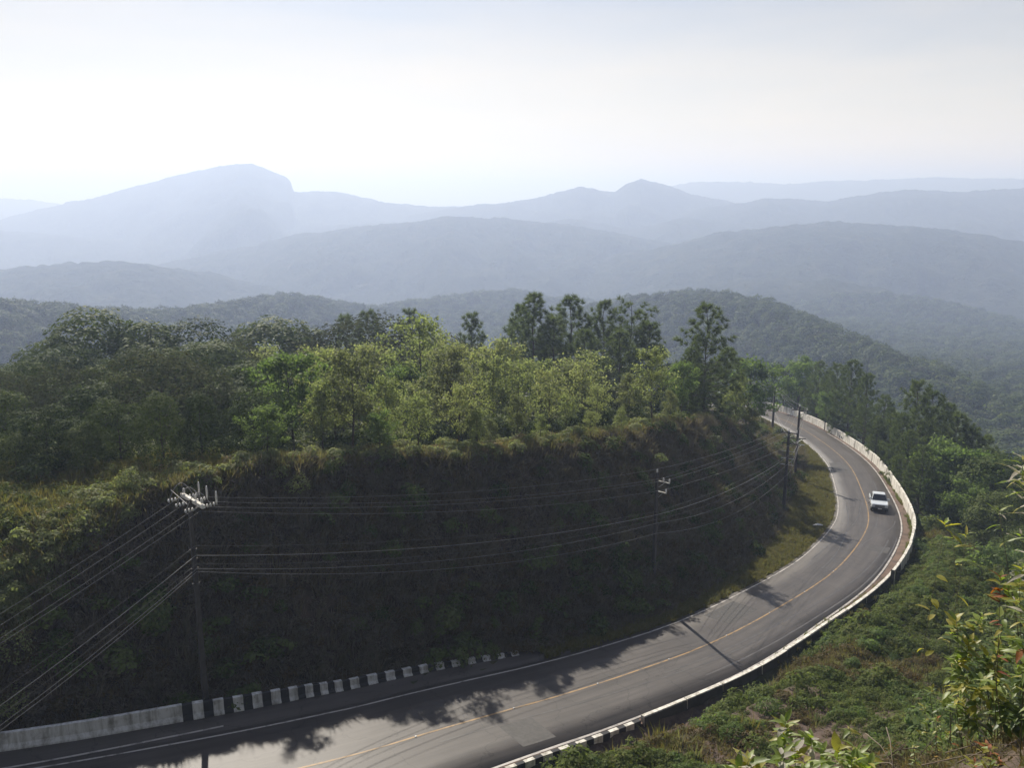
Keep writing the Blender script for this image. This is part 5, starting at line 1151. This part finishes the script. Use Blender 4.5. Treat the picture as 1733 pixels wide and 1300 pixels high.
# ------------------------------------------------------------------ large-leaved weeds close to the viewpoint: every leaf its own piece
def leaf_surface(name, col, under, back=0.5, rough=0.45):
    m, N, L, B, O = new_mat(name)
    uv = N.new('ShaderNodeTexCoord'); sp = N.new('ShaderNodeSeparateXYZ'); L.new(uv.outputs['Object'], sp.inputs[0])
    ab = N.new('ShaderNodeMath'); ab.operation = 'ABSOLUTE'; L.new(sp.outputs['X'], ab.inputs[0])
    wv = N.new('ShaderNodeMath'); wv.operation = 'MULTIPLY_ADD'; wv.inputs[1].default_value = 0.9; L.new(ab.outputs[0], wv.inputs[0]); L.new(sp.outputs['Y'], wv.inputs[2])
    sn = N.new('ShaderNodeMath'); sn.operation = 'SINE'; ml = N.new('ShaderNodeMath'); ml.operation = 'MULTIPLY'; ml.inputs[1].default_value = 55; L.new(wv.outputs[0], ml.inputs[0]); L.new(ml.outputs[0], sn.inputs[0])
    oi = N.new('ShaderNodeObjectInfo'); nz = noise_tex(N, L, uv.outputs['Object'], 3.5, 5)
    ad = N.new('ShaderNodeMath'); ad.operation = 'MULTIPLY_ADD'; ad.inputs[1].default_value = 0.5; L.new(oi.outputs['Random'], ad.inputs[0]); L.new(nz, ad.inputs[2])
    dk = tuple(c * 0.62 for c in col); r = ramp(N, [(0.35, dk), (0.62, col), (0.95, under)]); L.new(ad.outputs[0], r.inputs['Fac'])
    vm = N.new('ShaderNodeMix'); vm.data_type = 'RGBA'; vm.blend_type = 'MULTIPLY'; vr = ramp(N, [(0.88, (1, 1, 1)), (1.0, (1.25, 1.25, 1.15))]); L.new(sn.outputs[0], vr.inputs['Fac'])
    vm.inputs['Factor'].default_value = 1; L.new(r.outputs['Color'], vm.inputs['A']); L.new(vr.outputs['Color'], vm.inputs['B'])
    tr = N.new('ShaderNodeBsdfTranslucent'); tm = N.new('ShaderNodeMix'); tm.data_type = 'RGBA'; tm.blend_type = 'MULTIPLY'; tm.inputs['Factor'].default_value = 1
    tm.inputs['B'].default_value = (1.35, 1.45, 0.5, 1); L.new(vm.outputs['Result'], tm.inputs['A']); L.new(tm.outputs['Result'], tr.inputs['Color'])
    L.new(vm.outputs['Result'], B.inputs['Base Color']); B.inputs['Roughness'].default_value = rough; B.inputs['Specular IOR Level'].default_value = 0.4
    mx = N.new('ShaderNodeMixShader'); mx.inputs[0].default_value = back; L.new(B.outputs[0], mx.inputs[1]); L.new(tr.outputs[0], mx.inputs[2]); L.new(mx.outputs[0], O.inputs['Surface']); return m
LM = {'g': leaf_surface('weed_leaf', (0.17, 0.23, 0.06), (0.26, 0.31, 0.1)), 'y': leaf_surface('weed_leaf_yellow', (0.3, 0.29, 0.06), (0.36, 0.32, 0.09)),
      'o': leaf_surface('withered_leaf', (0.3, 0.11, 0.035), (0.2, 0.06, 0.03), 0.4, 0.7), 'd': leaf_surface('weed_leaf_deep', (0.08, 0.12, 0.045), (0.12, 0.16, 0.06), 0.4),
      'p': leaf_surface('pale_leaf_back', (0.3, 0.28, 0.23), (0.36, 0.33, 0.28), 0.3, 0.75), 'b': leaf_surface('brown_dry_leaf', (0.14, 0.085, 0.05), (0.18, 0.12, 0.08), 0.3, 0.8)}
def leaf_mesh(kind, wd, curl, seed, fold=0.3, n=7):
    r = random.Random(seed); V = []; Fc = []
    for i in range(n + 1):
        t = i / n; w = wd * (math.sin(math.pi * min(1, t ** 0.8)) ** 0.85) * (1 - 0.25 * t) + 0.004; zc = -curl * t * t + 0.06 * t; tw = r.uniform(-0.03, 0.03)
        V += [(-w, t, zc + w * fold + tw), (0, t, zc), (w, t, zc + w * fold - tw)]
    for i in range(n): a = i * 3; Fc += [(a, a + 1, a + 4, a + 3), (a + 1, a + 2, a + 5, a + 4)]
    me = bpy.data.meshes.new('leaf'); me.from_pydata(V, [], Fc); me.materials.append(LM[kind])
    for p in me.polygons: p.use_smooth = True
    return me
LV = {k: [leaf_mesh(k, w, c, 17 * j + ord(k)) for j, (w, c) in enumerate(((0.2, 0.22), (0.24, 0.1), (0.17, 0.4)))] for k in LM}
LN = {k: [leaf_mesh(k, 0.085, c, 31 * j + ord(k)) for j, c in enumerate((0.15, 0.4))] for k in LM}
def put_leaf(root, base, d, ln, mat_k, narrow=False, name='leaf'):
    me = rnd.choice((LN if narrow else LV)[mat_k]); o = bpy.data.objects.new(name, me); COL.objects.link(o); o.parent = root
    y = Vector(d).normalized(); up = Vector((rnd.uniform(-.3, .3), rnd.uniform(-.3, .3), 1)); x = y.cross(up)
    if x.length < 0.05: x = y.cross(Vector((1, 0, 0)))
    x.normalize(); z = x.cross(y); R = Matrix((x, y, z)).transposed().to_4x4()
    o.matrix_local = Matrix.Translation(Vector(base)) @ R @ Matrix.Diagonal((ln * rnd.uniform(0.85, 1.15), ln, ln, 1)); return o
def weed(tips, label, group, nleaf=9, ln=0.15, mix='gggy', stem_leaves=6, narrow=False, rootpx=None, cat='plant', name='leafy_weed', up=0.55, stem_r=0.0038):
    """stalks from one root to each tip (px, py, D); rosettes of leaves at the tips and single leaves down the stalks"""
    P = [Vector(at(*t)) for t in tips]; c = sum(P, Vector()) / len(P); base = Vector((c.x, c.y - 0.15, 0))
    if rootpx: q = at(*rootpx); base = Vector((q[0], q[1], 0))
    base.z = gz(base.x, base.y) - 0.05; root = empty(name, base); tag(root, label, cat, group)
    for p in P:
        loc = p - base; b0 = Vector((rnd.uniform(-.12, .12), rnd.uniform(-.12, .12), 0)); bd = 0.09 * loc.length; m1 = b0.lerp(loc, 0.5) + Vector((rnd.uniform(-bd, bd), rnd.uniform(-bd, bd), 0.08))
        mb = MB(); mb.tube([b0, m1, loc], [stem_r * 1.5, stem_r, stem_r * 0.6], 5); mb.build('stalk', M['weed_stem'], root, True)
        a0 = rnd.uniform(0, 6)
        for k in range(nleaf):
            a = a0 + k * 2.4; el = rnd.uniform(-0.15, up + 0.75 * (1 - k / nleaf)); q = loc - Vector((0, 0, 0.012 * k * ln / 0.15))
            put_leaf(root, q, (math.cos(a), math.sin(a), el), ln * rnd.uniform(0.6, 1.15) * (0.65 + 0.35 * min(1, k / 4)), rnd.choice(mix), narrow)
        for k in range(stem_leaves):
            f = rnd.uniform(0.35, 0.95); q = m1.lerp(loc, f * 2 - 1) if f > 0.5 else b0.lerp(m1, f * 2); a = rnd.uniform(0, 6.28)
            put_leaf(root, q, (math.cos(a), math.sin(a), rnd.uniform(-0.5, 0.5)), ln * rnd.uniform(0.6, 1.0), rnd.choice(mix), narrow)
    return root
M['weed_stem'] = plain('weed_stem', (0.09, 0.085, 0.04), 0.7, 0, 8, 0.4)
GW = 'large-leaved weeds close to the viewpoint'
weed([(1268, 1284, 6.4), (1250, 1300, 6.3)], 'large-leaved weed at the bottom edge, left end of the cluster', GW, 12, 0.19, 'ggggyyp', 4, up=1.0)
weed([(1322, 1278, 6.5), (1345, 1262, 6.7), (1362, 1290, 6.4)], 'large-leaved weed with pale curled leaves at the bottom edge, second in the cluster', GW, 12, 0.19, 'ggyggp', 5, up=1.0)
weed([(1330, 1222, 7.0), (1325, 1240, 7.0)], 'tallest weed of the bottom cluster with pale leaves under a green tip', GW, 11, 0.18, 'gyyggp', 7, up=1.0)
weed([(1372, 1248, 7.2), (1395, 1268, 7.0), (1400, 1300, 6.7)], 'weed with white-backed leaves in the middle of the bottom cluster', GW, 10, 0.17, 'gggpgy', 6, up=1.0)
weed([(1418, 1270, 6.5), (1442, 1282, 6.4)], 'weed with one broad upright leaf in the bottom cluster', GW, 9, 0.21, 'ggyg', 4, up=1.2)
weed([(1470, 1290, 6.4), (1452, 1268, 6.6)], 'weed at the right end of the bottom cluster', GW, 11, 0.19, 'ggyg', 4, up=1.0)
weed([(1438, 1232, 7.8)], 'small weed tip alone above the bottom cluster', GW, 8, 0.13, 'gygd', 3)
weed([(1618, 1048, 9.5), (1662, 1040, 9.6), (1640, 1085, 9.3)], 'tall leafy weed at the top of the right-hand thicket', GW, 14, 0.2, 'gggdyy', 20)
weed([(1690, 1090, 9.0), (1712, 1062, 9.0), (1672, 1110, 9.1)], 'leafy weed beside the picture edge in the right-hand thicket', GW, 14, 0.19, 'ggddy', 22)
weed([(1640, 1140, 9.0), (1622, 1115, 9.2), (1660, 1150, 8.8), (1690, 1150, 8.6)], 'dense bright leafy weed in the middle of the right-hand thicket', GW, 14, 0.19, 'gggyyd', 20)
weed([(1700, 1190, 8.5), (1726, 1140, 8.5), (1720, 1210, 8.3)], 'deep green weed filling the lower right of the thicket', GW, 14, 0.18, 'dddgg', 24)
weed([(1655, 1218, 8.8), (1640, 1200, 8.9)], 'weed with drooping pointed leaves low in the thicket', GW, 12, 0.17, 'gdp', 6, up=0.1)
weed([(1578, 1165, 10.5), (1600, 1190, 10.3), (1565, 1195, 10.4)], 'small-leaved sprig left of the thicket', GW, 12, 0.1, 'ggyd', 14)
weed([(1585, 1215, 10.0), (1605, 1240, 9.6)], 'small weed with yellow and orange leaves left of the thicket', GW, 9, 0.1, 'ggyo', 8)
weed([(1560, 1240, 10.2), (1545, 1262, 10.0)], 'thin sprig on the brown mound at the bottom edge', GW, 8, 0.09, 'gyd', 6)
weed([(1672, 1262, 8.0), (1690, 1285, 7.6), (1650, 1290, 7.8)], 'yellowing weed low on the brown mound', GW, 9, 0.12, 'ygyo', 5)
weed([(1732, 772, 7.6), (1736, 800, 7.5)], 'tall stalk with pale narrow leaves at the picture edge, topmost of all', GW, 14, 0.24, 'ppgp', 16, True, (1790, 1050, 7.4))
weed([(1728, 905, 7.8), (1690, 862, 8.2)], 'stalk with a red and white withered leaf near the picture edge', GW, 6, 0.16, 'gppgd', 14, True, (1775, 1080, 7.8))
weed([(1600, 885, 11.5), (1612, 905, 11.3)], 'thin stalk with big yellow withered leaves before the dark thicket', GW, 4, 0.24, 'yyyg', 7, False, (1625, 1120, 10.8))
weed([(1636, 905, 11.5)], 'slender stalk with one upright green-yellow leaf before the dark thicket', GW, 3, 0.26, 'yg', 5, True, (1645, 1120, 10.8), up=1.6)
weed([(1694, 978, 8.6), (1708, 1000, 8.5)], 'stalk with orange withered leaves near the picture edge', GW, 7, 0.17, 'oggyg', 12, False, (1715, 1130, 8.4))
weed([(1725, 985, 7.8), (1730, 960, 7.8), (1722, 1012, 7.9)], 'stalk with yellow-green leaves at the picture edge below the red leaf', GW, 7, 0.17, 'yygg', 12, False, (1775, 1130, 7.8))
weed([(1728, 1100, 7.4), (1731, 1085, 7.4)], 'stalk with a few rusty leaves at the picture edge', GW, 8, 0.18, 'ogggd', 10, False, (1775, 1180, 7.4))
# dry stalks lying on the mound
for k, (a, b) in enumerate([((1465, 1242, 10.6), (1520, 1262, 9.6)), ((1480, 1292, 8.9), (1530, 1299, 8.4)), ((1560, 1296, 8.7), (1733, 1288, 7.6)), ((1600, 1275, 9.0), (1720, 1262, 8.0)), ((1520, 1270, 9.6), (1580, 1225, 9.9)), ((1620, 1292, 8.4), (1700, 1275, 7.8)), ((1500, 1232, 10.5), (1512, 1290, 9.2))]):
    A, B_ = Vector(at(*a)), Vector(at(*b)); A.z = max(A.z, gz(A.x, A.y) + 0.03); B_.z = max(min(B_.z, gz(B_.x, B_.y) + 0.35), gz(B_.x, B_.y) + 0.03); md_ = A.lerp(B_, 0.5); md_.z = max(md_.z, gz(md_.x, md_.y) + 0.05)
    mb = MB(); mb.tube([v - A for v in (A, md_ + Vector((0.02, 0.03, 0.05)), B_)], [0.007, 0.006, 0.003], 5); f = md_.lerp(B_, 0.4)
    mb.tube([f - A, f - A + Vector((rnd.uniform(-.3, .3), 0.1, rnd.uniform(.05, .25)))], [0.007, 0.003], 4)
    o = mb.build('dry_stalk', M['dry_stalk'] if 'dry_stalk' in M else M.setdefault('dry_stalk', plain('dry_stalk', (0.15, 0.115, 0.08), 0.8, 0, 8, 0.3)), None, True); o.location = A
    tag(o, ['bare dry stalk leaning highest on the left of the mound', 'bare dry stalk at the bottom edge beside the weed cluster', 'longest pale dry stalk along the bottom edge', 'bare dry stalk lying just above the longest one', 'forked dry stalk leaning left on the mound', 'short dry stalk between the two long ones', 'upright dry stalk at the left foot of the mound'][k], 'dry stalk', 'dry stalks on the mound')
# ------------------------------------------------------------------ haze: one closed box of air round everything
mb = MB(); mb.box(-16000, 16000, -400, 21000, -520, 122)
m = bpy.data.materials.new('haze'); m.use_nodes = True; N = m.node_tree.nodes; L = m.node_tree.links
N.remove(N['Principled BSDF']); pv = N.new('ShaderNodeVolumePrincipled')
pv.inputs['Color'].default_value = (0.48, 0.585, 0.84, 1); pv.inputs['Absorption Color'].default_value = (0.3, 0.3, 0.3, 1)      # little is absorbed; blue light is scattered more than red
pv.inputs['Density'].default_value = HAZE_DENSITY; pv.inputs['Anisotropy'].default_value = HAZE_G
L.new(pv.outputs['Volume'], N['Material Output'].inputs['Volume'])
haze = mb.build('haze', m); tag(haze, 'pale blue haze filling the air over the valley', None, None, 'stuff')
